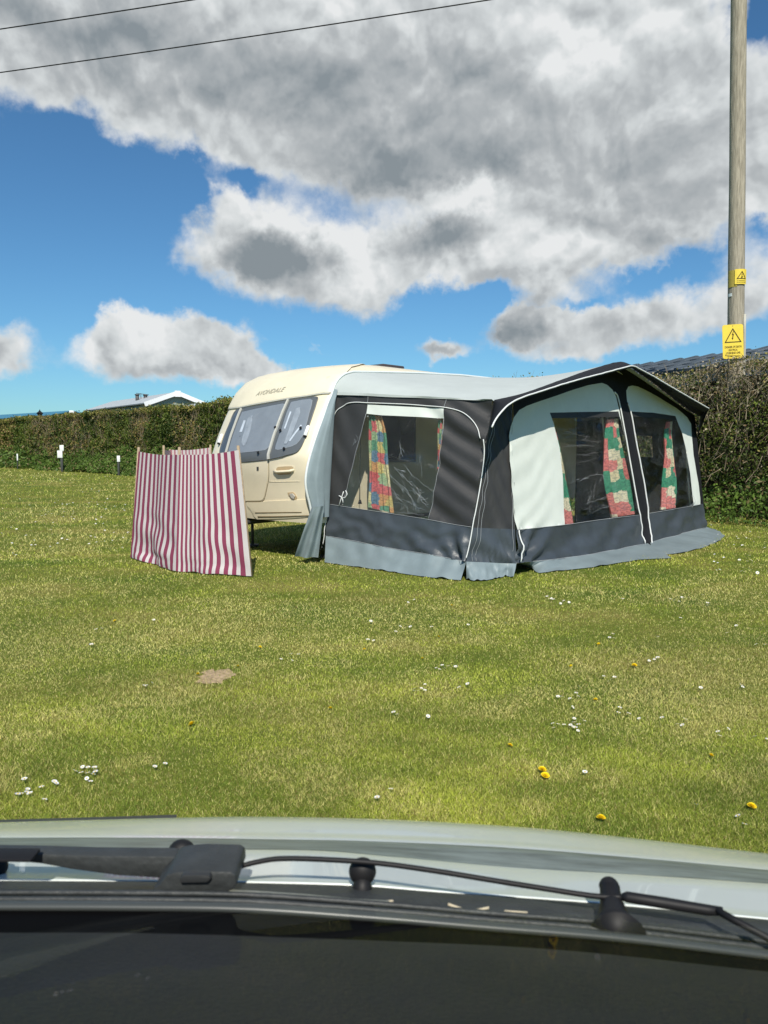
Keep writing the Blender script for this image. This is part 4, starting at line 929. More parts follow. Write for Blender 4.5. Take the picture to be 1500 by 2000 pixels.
z1_=tubeon('zip_piping',SL,[(629,1074),(634,1055),(637,1030),(640,985),(644,920),(648,860),(650,830),(653,813),(660,801),(671,793),(680,788),(697,786),(718,787),(760,788.5),(810,791),(868,796.5),(895,802),(912,811),(926,825),(936,842),(940,858)],.0058,M_pipe,.012,wrL)
tubeon('zip_piping',SC,[(940.5,858),(942.5,882),(940,915),(934,955),(926,1000),(922.5,1016),(917,1050),(912,1075),(908,1090)],.0065,M_pipe,.03,None,ab=(0,.6))
for q in ([(716,808),(700,866),(684,930),(668,988)],[(867,817),(858,905),(848,962),(838,1014)],[(638,984),(700,993.5),(770,1004),(838,1015),(880,1023),(922,1030)],[(634,1046),(700,1058),(770,1072),(840,1083),(906,1096)],[(720,772),(718,790)],[(872,780),(868,797)]):
    tubeon('seam_stitching',SL,q,.0028,M_zip,.006,wrL,4)
# ---- corner panel
cm0=mids[-1][1]; cl0=lows[-1][1]
pBm=solve(SC,1003,1034,1,.3)[1]; pBl=solve(SC,1004,1101,1,.05)[1]
Cc=panels(SC,[('char',[(0,.999),(1,.999),(1,pBm),(.5,(cm0+pBm)/2),(0,cm0)]),('low',[(0,cm0),(.5,(cm0+pBm)/2),(1,pBm),(1,pBl),(0,cl0)])],.05,wrC,{'char':('corner_fabric',M_char),'low':('corner_lower_band',M_slate)})
for s_ in (.12,.2,.93): 
    P=[SC(s_,t)+normal(SC,s_,t)*(.008+wrC(s_,t)) for t in np.linspace(cl0,.95,30)]; mb=MB(); mb.tube(P,.0025,4); mb.build('seam_stitching',M_zip,AWN)
# ---- front wall
UR=6.62
def pf(pts,a=2.,b=1.): return sol(SFr,pts,a,b)
GA=[(965,783),(985,779),(1012,773),(1040,764),(1070,753),(1100,742),(1130,731),(1160,721),(1197,710),(1212,708)]
def onV(px,py,v):
    r=ray(px,py); o_=np.array([0,0,CH])-O3; t=(v-o_@VV)/(r@VV); P=o_+r*t; return float(P@U),float(P[2])
gl=[onV(x,y,2.12) for x,y in GA]; UA,ZA=gl[-1]; UA=max(UA,3.7)
gl=[(u_,z) for u_,z in gl]
# symmetric right half
gable_line=gl+[(2*UA-u_,z) for u_,z in gl[:-1][::-1]]
print('gable',gable_line[0],(UA,ZA),gable_line[-1])
def ztop(u_): return float(np.interp(u_,[g_[0] for g_ in gable_line],[g_[1] for g_ in gable_line]))
seamF=pf([(1008,1035),(1102,1025),(1180,1014),(1248,1006),(1266,1003),(1355,987.5),(1371,984.5)])
zs_=lambda u_: ext(seamF,u_)
basF=pf([(1007,1100),(1090,1091),(1170,1079),(1258,1062),(1325,1044),(1378,1030)]); zb_=lambda u_: ext(basF,u_)
def uL(z): return float(np.interp(z,[0,1.985],[.73,1.02]))
wp1=[(1074,806),(1140,804.5),(1208,803.5),(1213,822),(1222,864),(1235,935),(1248,1006),(1180,1014),(1102,1025),(1101,980),(1099,930),(1093,874),(1084,838)]
wp2=[(1229,803.5),(1275,806),(1319,812.5),(1332,846),(1341,880),(1348,925),(1355,987.5),(1310,995),(1266,1003),(1256,940),(1246,888),(1238,845)]
hd1=[(1078,817),(1140,815.5),(1210,813.5)]; hd2=[(1231,813.5),(1275,816),(1322,821)]
def split(wp,hd,n): # header strip = the top of the window outline down to hd
    top=wp[:3]; return top+hd[::-1], hd+wp[3:]
h1,w1=split(wp1,hd1,0); h2,w2=split(wp2,hd2,0)
polep=[(1202,765),(1212,768),(1222,765),(1226,790),(1231,815),(1246,888),(1258,950),(1267,1003),(1268,1063),(1257,1062),(1248,1006),(1236,935),(1222,864),(1212,810),(1207,790)]
polep=[(1204,760),(1219,758),(1226,790),(1232,815),(1246,888),(1257,945),(1266,1003),(1269,1035),(1268,1064),(1257,1062),(1254,1035),(1248,1006),(1235,935),(1222,864),(1212,815),(1208,790)]
wl=[(1008,1035),(1102,1025),(1180,1014),(1248,1006),(1222,864),(1212,810),(1204,775),(1196,761),(1186,752),(1175,748),(1150,752),(1120,761),(1086,773),(1050,785),(1028,793),(1014,801),(1004,815),(998,832),(995,853),(996,900),(1000,950),(1004,1000)]
wr=[(1266,1003),(1355,987.5),(1369,985),(1365,950),(1360,920),(1355,890),(1351,850),(1350,828),(1343,816),(1331,805),(1319,796),(1285,775),(1262,762),(1246,755),(1235,753),(1227,755),(1223,763),(1225,785),(1231,815),(1246,888)]
FW=[(uL(0),0.0),(UR,0.0),(UR+.0,ztop(UR)-.02)]+[(u_,z-.015) for u_,z in gable_line[::-1] if uL(2)<u_<UR]+[(uL(1.98),1.96)]
seam_poly=[(uL(.5),zs_(.8))]+[(u_,zs_(u_)) for u_ in np.linspace(1,6.4,16)]+[(UR,zs_(UR))]
low_poly=seam_poly+[(UR,zb_(UR))]+[(u_,zb_(u_)) for u_ in np.linspace(6.4,1,16)]+[(uL(0),zb_(.75))]
up_poly=[p for p in FW if p[1]>1.0]
up_poly=[seam_poly[0]]+seam_poly[1:]+up_poly
Fp=panels(SFr,[('pole',pf(polep)),('w1',pf(w1)),('w2',pf(w2)),('h1',pf(h1)),('h2',pf(h2)),('wl',pf(wl)),('wr',pf(wr)),('low',low_poly),('blk',up_poly)],.05,wrF,
  {'pole':('centre_strip',M_blk),'w1':('window_pane',G_front),'w2':('window_pane',G_front),'h1':('window_header',M_char),'h2':('window_header',M_char),'wl':('front_panel',M_white),'wr':('front_panel',M_white),'low':('lower_wall_band',M_slate),'blk':('front_wall_fabric',M_blk)})
if 'w1' in Fp: Fp['w1']['label']='large clear pane left of the centre strip'; Fp['w2']['label']='clear pane right of the centre strip'
for q in ([(1199,766),(1206,776),(1212,805),(1222,862),(1235,934),(1248,1006),(1254,1035),(1257,1062)],[(1225,785),(1232,815),(1246,888),(1257,945),(1266,1003),(1268.5,1035),(1268,1064)]): tubeon('zip_piping',SFr,q,.011,M_pipe,.012,wrF,ab=(3.5,1))
tubeon('zip_piping',SFr,[(1008.5,1036),(1009,1060),(1008,1098)],.008,M_pipe,.014,wrF,ab=(1,.3))
for q in ([(1008,1035),(1102,1025),(1180,1014),(1247,1006)],[(1266,1003),(1355,987.5),(1370,984.5)],[(1007,1100),(1090,1091),(1170,1079),(1258,1062)],[(1268,1060),(1325,1044),(1378,1030)]): tubeon('seam_stitching',SFr,q,.0035,M_zip,.008,wrF,4,ab=(2,.5))
# ---- right end wall (faces away) and its pane
def SR(s,t): a=LW(UR,2.40-.135*2.0*t,2.0*t); b_=LW(6.45,0,2.2*t); return a*(1-s)+b_*s
Rr=panels(SR,[('w',[(.35,.62),(.6,.62),(.6,.80),(.35,.80)]),('c',[(0,0),(1,0),(1,1),(0,1)])],.12,lambda a,b:.01*fn(a*4,b*4,3),{'w':('window_pane',G_vinyl),'c':('end_wall_fabric',M_char)})
# ---- roof sheet
rail=[onV(x,y,0.0) for x,y in ((648,771),(651,760),(656,748),(664,738),(675,731),(690,727.5),(720,728),(760,728.5),(820,730),(900,734))]
rail_u=[r_[0] for r_ in rail]+[4.5,6.0,6.4,6.5]; rail_z=[r_[1] for r_ in rail]+[2.56,2.52,2.40,2.2]
rr=resample(np.array(list(zip(rail_u,rail_z))),90)
g90=resample(np.array(gable_line),90)
# match the rail's curved end with the eave: reparametrise both by u beyond the bend
rows=[]
for j in range(26):
    b=j/25; row=[]
    for i in range(90):
        s=i/89
        pr=np.array([np.interp(s,np.linspace(0,1,90),rr[:,0]),np.interp(s,np.linspace(0,1,90),rr[:,1])]); pg=np.array([np.interp(s,np.linspace(0,1,90),g90[:,0]),np.interp(s,np.linspace(0,1,90),g90[:,1])])
        u_,z_=pr*(1-b)+pg*b; sag=0 if i==0 else -.07*math.sin(math.pi*b)*math.sin(math.pi*s)-.02*math.sin(math.pi*b)
        row.append(LW(u_,2.12*b,z_+sag*(1 if .02<s<.98 else .3)+.006*fn(u_*2,b*5,4)))
    rows.append(row)
V,F=grid(rows); obj('roof_sheet',V,F,M_roofcl,AWN)
# left eave closing strip between the roof edge and wall top
eave=[rows[j][0] for j in range(26)]; wt=[SL(j/25,.999)+normal(SL,j/25,.9)*(.018+wrL(j/25,.999)) for j in range(26)]
mb=MB(); V,F=grid([eave,[e_+np.array([0,0,.004]) for e_ in wt]]); obj('eave_seam',V,F,M_roofcl,AWN)
# rail piping along the caravan
mb=MB(); P=[LW(a,.004,b+.012) for a,b in rr]; mb.tube(P,.014,8)
mb.build('roof_rail_bead',M_alu,AWN)
low_px=[(651,760),(647,772),(640,788),(631,815),(621,842),(611,872),(603,900),(598,925),(597,945),(600,965),(605,985),(610,1010)]
lowP=[LW(*[onV(x,y,.01)[0],.01,onV(x,y,.01)[1]]) for x,y in smoothp(np.array(low_px,float),4)]
mb=MB(); mb.tube(lowP,.016,8); mb.build('side_rail_bead',M_alu,AWN)
# ---- soft draught strip between rail and end wall
rightp=[(652,764),(650,775),(648,790),(646,815),(645,842),(643,872),(641,900),(639,925),(637,945),(636,965),(634,985),(630,1008)]
Rp=[SL(*solve(SL,x,y,0,.6)) for x,y in smoothp(np.array(rightp,float),4)]
Rp=[p+VV*max(0,.03-float((p-O3)@VV)) for p in Rp]
rows=[]
for j in range(21):
    b=j/20; row=[]
    for i,(a,c) in enumerate(zip(lowP,Rp)):
        f=i/len(lowP); row.append(a*(1-b)+c*b+VV*(.012+.05*math.sin(b*math.pi)**.7)+(-U*.03*math.sin(b*math.pi)*f)-U*(.018*math.sin(b*19+2*fn(f*3,b*2,1))*f))
    rows.append(row)
V,F=grid(rows); obj('draught_strip',V,F,M_side,AWN)
# flap hanging to the grass
def flapPts(pts,dv): return [at(x,y,9.55+dv*(x-600)) for x,y in pts]
top=[at(x,y,Yv) for x,y,Yv in ((609,990,9.16),(617,990,9.12),(625,989,9.14),(633,988,9.2))]; botp=[at(x,y,9.27) for x,y in ((576,1086),(592,1089),(609,1089),(622,1088))]
rows=[]
for j in range(24):
    t=j/23; a=resample(top,16)*(1-t)+resample(botp,16)*t; rows.append([p+np.array([.0,-.035*math.sin(i*.8+t*2)*(.3+t)-.02*fn(i*.3,t*3,2),0]) for i,p in enumerate(a)])
V,F=grid(rows); obj('side_flap',V,F,M_mud,AWN)
mb=MB(); 
for dx in (0,3): mb.tube([at(626+dx,1000,9.4),at(624+dx,1040,9.4),at(629+dx,1087,9.45)],.008,6)
mb.build('hanging_strap',M_black,AWN)
# ---- mud skirts lying to the grass
def skirt(name,top3,botpx,amp,seed,m=M_mud,z=.012,nr=10):
    n=70; T=resample(top3,n); B=resample([gnd(x,y,z) for x,y in botpx],n); rows=[]
    for j in range(nr+1):
        t=j/nr; row=[]
        for i in range(n):
            p=T[i]*(1-t)+B[i]*t; k=math.sin(math.pi*min(t,1)); out=np.array([p[0],p[1],0]); 
            row.append(p+np.array([0,-1,.25])*amp*(.4*t+k)*fn(i*.11+seed,t*1.6,seed)+np.array([0,0,abs(amp*1.1*t*max(0,fn(i*.17,seed*3,t)))]))
        rows.append(row)
    V,F=grid(rows); return obj(name,V,F,m,AWN)
skirt('mud_skirt',[SL(s,ext(lows,s))+normal(SL,s,.1)*wrL(s,ext(lows,s)) for s in np.linspace(0,1,30)],[(634,1098),(665,1103),(700,1107),(760,1116),(820,1125),(870,1131),(900,1133)],.03,3)
skirt('mud_skirt',[SC(s,cl0*(1-s)+pBl*s)+normal(SC,s,.1)*wrC(s,cl0*(1-s)+pBl*s) for s in np.linspace(0,1,20)],[(911,1131),(925,1134),(950,1133),(975,1128),(990,1125),(1003,1128)],.035,5)
skirt('mud_skirt',[SFr(u_,zb_(u_))+normal(SFr,u_,.1)*wrF(u_,zb_(u_)) for u_ in np.linspace(onV(1012,1100,2.4)[0],onV(1262,1063,2.4)[0],40)],[(1012,1103),(1030,1108),(1052,1119),(1100,1114),(1163,1107),(1215,1098),(1260,1092),(1311,1090)],.035,8)
skirt('mud_skirt',[SFr(u_,zb_(u_))+normal(SFr,u_,.1)*wrF(u_,zb_(u_)) for u_ in np.linspace(onV(1266,1063,2.4)[0],UR,30)]+[SFr(UR,.05)-VV*.4],[(1280,1085),(1330,1080),(1372,1070),(1404,1058),(1416,1046),(1400,1036),(1380,1029)],.04,11)
# dark loose flap where the corner zip ends
P=[at(906,1091,8.42),at(918,1099,8.36),at(932,1111,8.3),at(946,1120,8.26)]; Q=[at(912,1104,8.42),at(916,1112,8.34),at(925,1119,8.28),at(938,1123,8.22)]
rows=[[p*(1-t)+q*t+np.array([0,-.03*math.sin(t*3.1),0]) for p,q in zip(smoothp(P,6),smoothp(Q,6))] for t in np.linspace(0,1,8)]; V,F=grid(rows); obj('zip_end_flap',V,F,M_blk,AWN)
# ---- canopy hood
HO=[(960,838),(965,827),(972,816),(982,804),(994,793),(1012,782.5),(1035,774),(1060,766),(1100,753),(1140,741.5),(1180,731),(1215,721.5),(1235,717.5),(1252,725),(1280,740),(1300,752),(1340,775),(1384,800)]
ho=[onV(x,y,2.50) for x,y in HO]; ho=smoothp(np.array(ho),4)
back=[onV(958,836,2.14),onV(960,815,2.12)]+gable_line; 
nH=120
iA=int(np.argmax(ho[:,1])); bk=np.array(back); jA=int(np.argmax(bk[:,1]))
Ho=np.r_[resample(ho[:iA+1],nH),resample(ho[iA:],nH)[1:]]; Bk=np.r_[resample(bk[:jA+1],nH),resample(bk[jA:],nH)[1:]]
rows=[]
for j in range(9):
    t=j/8; rows.append([LW(*( (Bk[i]*(1-t)+Ho[i]*t)[0], 2.12+.38*t, (Bk[i]*(1-t)+Ho[i]*t)[1]+.012+.03*math.sin(math.pi*t)*.5+.003*fn(i*.2,t*3,1))) for i in range(len(Ho))])
rows.append([p-ZZ*.02-VV*.004 for p in rows[-1]])
V,F=grid(rows); obj('canopy_hood',V,F,M_blk,AWN)
mb=MB(); mb.tube([p+VV*.004+ZZ*.006 for p in rows[8]],.0095,6); mb.build('canopy_piping',M_pipe,AWN)
# right end of the hood turned down to the wall
tip=rows[8][-1]; ii=[rows[8][k] for k in range(-26,0)]
a_=[at(1352,826,12.45),at(1346,812,12.2)]
dn=[rows[9][k]-VV*.10*(1)-ZZ*(.03+.10*math.sin(math.pi*min(1,(k+26)/25*.5+.0))) for k in range(-26,0)]
V,F=grid([rows[9][-60:],[p-VV*.06-ZZ*.035 for p in rows[9][-60:]]]); obj('canopy_valance',V,F,M_blk,AWN)
q0=SFr(UR,1.62); mid_=[rows[0][-1],rows[9][-1],q0]
V,F=grid([[rows[k][-1] for k in range(0,9)],[ (rows[k][-1]*(1-.99)+q0*.99) if True else 0 for k in range(0,9)]]); obj('hood_cheek',V,F,M_blk,AWN)
# left cheek of the hood
rowsL=[rows[k][0] for k in range(0,9)]; 
# frame poles just inside
mb=MB(); 
for (a,b_) in ((LW(.3,2.05,0),LW(.72,2.02,1.93)),(SFr(UA,0)-VV*.28,SFr(UA,2.55)-VV*.28),(LW(6.5,2.2,0),LW(6.5,2.0,1.95)),(LW(UA,.05,2.4),LW(UA,2.1,2.58)),(LW(.75,2.02,1.93),LW(UA,2.05,2.56)),(LW(UA,2.05,2.56),LW(6.5,2.0,1.95))): mb.tube([a,b_],.014,8)
mb.build('frame_pole',M_alu,AWN)
# little rail clip at the eave end
c=at(957,784,8.75); mb=MB(); mb.box(c,(.05,.02,.03)); mb.box(c+np.array([0,0,-.055]),(.03,.02,.05)); mb.build('eave_clip',M_pipe,AWN,smooth=False)
for (x,y) in ((716,812),(869,822)): 
    p=solve(SL,x,y); mb=MB(); mb.tube([SL(*p)-normal(SL,*p)*.02,SL(*p)-normal(SL,*p)*.035],.012,8); mb.build('curtain_hook',M_pipe,AWN)
# clear plastic ties bunched in the pane corner
mb=MB(); 
for q in ([(664,988),(668,975),(671,966),(673,960)],[(668,972),(676,972),(680,965),(677,958)],[(664,968),(670,972),(672,982)]): mb.tube([SL(*solve(SL,x,y))+normal(SL,*solve(SL,x,y))*.02 for x,y in q],.006,6)
mb.build('toggle_tie',M_pipe,AWN)
# pale grey tubes along the crease lines of the clear plastic, added to stand in for sun glints
M_glint=mat('vinyl_crease_highlight',(.34,.37,.39),.2,.9)
def crease_glints(S,lines,ab,pane,rad_=.0014,br=3,wr=None,seed=1):
    rn=random.Random(seed); mb=MB()
    for (x0,y0),(x1,y1),w_ in lines:
        n=max(4,int(math.hypot(x1-x0,y1-y0)/5)); pts=[]
        dx,dy=x1-x0,y1-y0; L_=math.hypot(dx,dy)
        off=0
        for i in range(n+1):
            t=i/n; off+=rn.gauss(0,1.1); pts.append((x0+dx*t-dy/L_*off,y0+dy*t+dx/L_*off))
        segs=[pts]
        for _ in range(br): 
            i=rn.randrange(0,n); a=rn.uniform(-1.1,1.1); l_=rn.uniform(4,16); ux,uy=dx/L_,dy/L_; ca,sa=math.cos(a),math.sin(a)
            segs.append([pts[i],(pts[i][0]+(ux*ca-uy*sa)*l_*.5+rn.gauss(0,1),pts[i][1]+(ux*sa+uy*ca)*l_*.5+rn.gauss(0,1)),(pts[i][0]+(ux*ca-uy*sa)*l_,pts[i][1]+(ux*sa+uy*ca)*l_)])
        for q in segs:
            P=[]
            for x,y in q:
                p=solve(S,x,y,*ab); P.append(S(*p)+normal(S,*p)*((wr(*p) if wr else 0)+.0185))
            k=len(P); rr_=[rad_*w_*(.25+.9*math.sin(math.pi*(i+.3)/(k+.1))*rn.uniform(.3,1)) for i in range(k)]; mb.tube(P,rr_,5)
    me=pane.data; base=WL[pane]; n0=len(me.vertices); V0=[tuple(v.co) for v in me.vertices]; F0=[tuple(p.vertices) for p in me.polygons]
    V1=[tuple(np.array(v)-base) for v in mb.V]; F1=[tuple(i+n0 for i in f) for f in mb.F]; mats_=[m_ for m_ in me.materials]; i0=len(mats_)
    mi0=[p.material_index for p in me.polygons]
    me.clear_geometry(); me.from_pydata(V0+V1,[],F0+F1)
    if M_glint.name not in [m_.name for m_ in me.materials]: me.materials.append(M_glint)
    me.polygons.foreach_set('material_index',mi0+[len(me.materials)-1]*len(F1)); me.polygons.foreach_set('use_smooth',[True]*len(me.polygons)); me.update()
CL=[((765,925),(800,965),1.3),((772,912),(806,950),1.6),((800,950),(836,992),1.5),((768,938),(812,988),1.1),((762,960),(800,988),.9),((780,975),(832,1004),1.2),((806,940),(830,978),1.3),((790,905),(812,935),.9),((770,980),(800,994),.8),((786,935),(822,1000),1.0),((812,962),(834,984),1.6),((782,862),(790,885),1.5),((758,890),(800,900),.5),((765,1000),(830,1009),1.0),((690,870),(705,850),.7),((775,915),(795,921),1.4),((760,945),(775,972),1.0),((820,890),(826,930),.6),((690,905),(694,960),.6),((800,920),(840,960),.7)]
crease_glints(SL,CL,(.5,.5),L_['win'],wr=wrL,br=4)
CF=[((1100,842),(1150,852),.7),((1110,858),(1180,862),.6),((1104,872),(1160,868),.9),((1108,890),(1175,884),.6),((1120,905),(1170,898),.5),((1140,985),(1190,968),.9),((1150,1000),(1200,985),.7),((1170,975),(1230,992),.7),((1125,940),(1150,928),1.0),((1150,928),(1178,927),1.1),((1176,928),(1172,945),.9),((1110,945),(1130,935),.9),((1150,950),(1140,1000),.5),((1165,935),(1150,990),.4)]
crease_glints(SFr,CF,(2,1.2),Fp['w1'],.0019,2,wr=wrF,seed=4)
crease_glints(SFr,[((1352,968),(1354,985),1.3),((1340,930),(1348,960),.8),((1280,870),(1300,900),.5),((1275,985),(1330,978),.6)],(5.5,1),Fp['w2'],.0019,2,wr=wrF,seed=6)
# hanging cord with a weight seen through the end pane
mb=MB(); mb.tube([at(704,850,9.5),at(703,920,9.5),at(703,978,9.5)],.004,5); mb.tube([at(703,976,9.5),at(703,984,9.5)],[.012,.028],10); o=mb.build('light_pull_cord',M_black); tag(o,'thin black cord with a round weight hanging behind the left end pane','cord')

# ================================================================= curtains
def patchmat(name,cols,nx,ny,seed):
    m=bpy.data.materials.new(name); m.use_nodes=True; n=m.node_tree.nodes; l=m.node_tree.links; b=n['Principled BSDF']; b.inputs['Roughness'].default_value=.9; b.inputs['Specular IOR Level'].default_value=.1
    uv=n.new('ShaderNodeUVMap'); mp=n.new('ShaderNodeMapping'); mp.inputs['Scale'].default_value=(nx,ny,1); mp.inputs['Location'].default_value=(seed,seed*.37,0); l.new(uv.outputs[0],mp.inputs[0])
    wn0=n.new('ShaderNodeTexNoise'); wn0.inputs['Scale'].default_value=1.3; wn0.inputs['Detail'].default_value=3; l.new(mp.outputs[0],wn0.inputs['Vector'])
    sc0=n.new('ShaderNodeVectorMath'); sc0.operation='SCALE'; sc0.inputs['Scale'].default_value=.75; l.new(wn0.outputs['Color'],sc0.inputs[0]); ad0=n.new('ShaderNodeVectorMath'); ad0.operation='ADD'; l.new(mp.outputs[0],ad0.inputs[0]); l.new(sc0.outputs[0],ad0.inputs[1])
    fl=n.new('ShaderNodeVectorMath'); fl.operation='FLOOR'; l.new(ad0.outputs[0],fl.inputs[0]); wn=n.new('ShaderNodeTexWhiteNoise'); wn.noise_dimensions='2D'; l.new(fl.outputs[0],wn.inputs['Vector'])
    r=n.new('ShaderNodeValToRGB'); r.color_ramp.interpolation='CONSTANT'; l.new(wn.outputs['Value'],r.inputs[0]); e_=r.color_ramp.elements
    e_[0].position=0; e_[0].color=(*cols[0],1); e_[1].position=1/len(cols); e_[1].color=(*cols[1],1)
    for i,c in enumerate(cols[2:]): x=e_.new((i+2)/len(cols)); x.color=(*c,1)
    no=n.new('ShaderNodeTexNoise'); no.inputs['Scale'].default_value=6; no.inputs['Detail'].default_value=4; l.new(mp.outputs[0],no.inputs['Vector']); r2=n.new('ShaderNodeValToRGB'); l.new(no.outputs['Fac'],r2.inputs[0])
    r2.color_ramp.elements[0].position=.42; r2.color_ramp.elements[0].color=(.68,.7,.68,1); r2.color_ramp.elements[1].position=.55; r2.color_ramp.elements[1].color=(1.1,1.08,1,1)
    mu=n.new('ShaderNodeMixRGB'); mu.blend_type='MULTIPLY'; mu.inputs[0].default_value=1; l.new(r.outputs[0],mu.inputs[1]); l.new(r2.outputs[0],mu.inputs[2]); l.new(mu.outputs[0],b.inputs['Base Color'])
    tr=n.new('ShaderNodeBsdfTranslucent'); l.new(mu.outputs[0],tr.inputs[0]); ms=n.new('ShaderNodeMixShader'); ms.inputs[0].default_value=.3; l.new(b.outputs[0],ms.inputs[1]); l.new(tr.outputs[0],ms.inputs[2]); l.new(ms.outputs[0],n['Material Output'].inputs[0])
    return m
PAL=[(.66,.14,.15),(.70,.58,.24),(.14,.36,.24),(.16,.28,.42),(.70,.38,.18),(.40,.55,.34),(.70,.18,.20),(.76,.70,.42)]
PAL2=[(.72,.21,.20),(.80,.70,.48),(.07,.32,.20),(.78,.27,.26),(.10,.36,.24),(.84,.76,.58)]
MC1=patchmat('bright_patchwork_cloth',PAL,3.4,9,3.0); MC2=patchmat('red_green_cream_cloth',PAL2,3.0,9,1.0)
def curtain(label,S,left,right,inn,folds,m,amp=.032,ab=(.5,.5)):
    A_=smoothp(np.array(left,float),8); B_=smoothp(np.array(right,float),8); nr=40; A_=resample(A_,nr); B_=resample(B_,nr)
    nc=folds*8+1; V=[];uv=[]
    for j in range(nr):
        pa=solve(S,*A_[j],*ab); pb=solve(S,*B_[j],*ab)
        for i in range(nc):
            t=i/(nc-1); p=pa*(1-t)+pb*t; n_=normal(S,*p); V.append(S(*p)-n_*(inn+amp*(1+math.sin(t*folds*2*math.pi+1.2*fn(t*3,j*.06,2)))*(.5+.6*j/nr))); uv.append((t,1-j/(nr-1)))
    F=[(j*nc+i,j*nc+i+1,(j+1)*nc+i+1,(j+1)*nc+i) for j in range(nr-1) for i in range(nc-1)]
    o=obj('curtain',V,F,m,uv=uv); tag(o,label,'curtain','patterned awning curtains'); return o
curtain('bright patchwork curtain at the left of the end wall pane',SL,[(716,808),(715,850),(714,900),(713,950),(711,990)],[(741,812),(749,850),(752,900),(757,950),(761,1001)],.05,4,MC1)
curtain('narrow tied back patchwork curtain at the right edge of the end wall pane',SL,[(852,818),(850,845),(848,880),(847,912)],[(867,819),(864,850),(860,885),(856,918)],.05,2,MC1)
curtain('slim curtain edge beside the white panel at the left of the big front pane',SFr,[(1078,816),(1088,850),(1098,900),(1102,950),(1104,1024)],[(1090,818),(1100,858),(1109,900),(1120,960),(1132,1022)],.06,2,MC2,ab=(1.5,1.2))
curtain('red, green and cream curtain just left of the centre strip',SFr,[(1196,818),(1190,850),(1190,900),(1194,945),(1208,1010)],[(1216,816),(1220,850),(1233,905),(1242,950),(1250,1003)],.06,5,MC2,ab=(3.5,1.2))
curtain('short curtain edge just right of the centre strip',SFr,[(1230,815),(1233,835),(1238,855),(1242,870)],[(1240,814),(1242,835),(1243,855),(1244,870)],.06,1,MC2,ab=(3.8,1.2))
curtain('tied red and green curtain hanging in the right hand front pane',SFr,[(1311,822),(1306,850),(1308,890),(1305,940),(1302,995)],[(1321,822),(1321,855),(1326,900),(1331,950),(1329,991)],.06,3,MC2,ab=(5.5,1.2))

# ================================================================= striped windbreaks
def stripemat(name,a,b,n_,duty=.5):
    m=bpy.data.materials.new(name); m.use_nodes=True; n=m.node_tree.nodes; l=m.node_tree.links; bs=n['Principled BSDF']; bs.inputs['Roughness'].default_value=.9; bs.inputs['Specular IOR Level'].default_value=.1
    uv=n.new('ShaderNodeUVMap'); s=n.new('ShaderNodeSeparateXYZ'); l.new(uv.outputs[0],s.inputs[0])
    def M(op,x,y):
        q=n.new('ShaderNodeMath'); q.operation=op
        for i,k in enumerate((x,y)):
            if isinstance(k,(int,float)): q.inputs[i].default_value=k
            else: l.new(k,q.inputs[i])
        return q.outputs[0]
    f=M('FRACT',M('MULTIPLY',s.outputs[0],n_),0); g_=M('LESS_THAN',f,duty)
    mx_=n.new('ShaderNodeMixRGB'); l.new(g_,mx_.inputs[0]); mx_.inputs[1].default_value=(*b,1); mx_.inputs[2].default_value=(*a,1)
    no=n.new('ShaderNodeTexNoise'); no.inputs['Scale'].default_value=250; tcn=n.new('ShaderNodeTexCoord'); l.new(tcn.outputs['Object'],no.inputs['Vector']); bp=n.new('ShaderNodeBump'); bp.inputs['Strength'].default_value=.25; bp.inputs['Distance'].default_value=.004; l.new(no.outputs['Fac'],bp.inputs['Height']); l.new(bp.outputs[0],bs.inputs['Normal'])
    l.new(mx_.outputs[0],bs.inputs['Base Color']); tr=n.new('ShaderNodeBsdfTranslucent'); l.new(mx_.outputs[0],tr.inputs[0]); ms=n.new('ShaderNodeMixShader'); ms.inputs[0].default_value=.22; l.new(bs.outputs[0],ms.inputs[1]); l.new(tr.outputs[0],ms.inputs[2]); l.new(ms.outputs[0],n['Material Output'].inputs[0]); return m
M_str=stripemat('raspberry_stripe_cotton',(.31,.068,.125),(.74,.68,.67),1.0,.52)
M_str2=stripemat('faded_stripe_cotton',(.50,.22,.26),(.75,.70,.66),1.0,.45)
def cloth(name,tl,tr,bl,br,ns,u0,parent,m,seed,wig,sagtop=.02,nonu=False):
    """hanging cloth panel between two posts, ns stripe pairs"""
    nr,nc=60,ns*10+1; V=[];uv=[]
    nrm=np.cross(tr-tl,bl-tl); nrm/=np.linalg.norm(nrm); 
    if nrm[1]>0: nrm=-nrm
    for j in range(nr):
        y=j/(nr-1)
        for i in range(nc):
            x=i/(nc-1); p=(tl*(1-x)+tr*x)*(1-y)+(bl*(1-x)+br*x)*y
            e_=math.sin(math.pi*x); xu=x if not nonu else .55*x+.45*(1-(1-x)**2)
            low=max(0,(y-.45)/.55)
            d=.018*e_*math.sin(x*9+seed)*(.5+y)+wig*low**1.3*e_**.5*( .6*math.sin((y*3.6-x*1.4)*6+seed+2.2*fn(x*2,y*2,seed))+.7*fn(x*4,y*6,seed+3))
            d+=-.03*math.exp(-((y-.93)/.03)**2)*e_*wig*14
            side=(tr-tl)/np.linalg.norm(tr-tl)*wig*low*e_*(.55*math.sin(y*17+seed+x*3)+.5*fn(x*5,y*5,seed+7))
            V.append(p+nrm*d+side-np.array([0,0,1.])*sagtop*e_*(1-y)*(1-y)+np.array([0,0,.012*fn(x*6,seed,1)])*y); uv.append((u0+xu*ns,1-y))
    F=[(j*nc+i,j*nc+i+1,(j+1)*nc+i+1,(j+1)*nc+i) for j in range(nr-1) for i in range(nc-1)]
    return obj(name,V,F,m,parent,uv=uv)
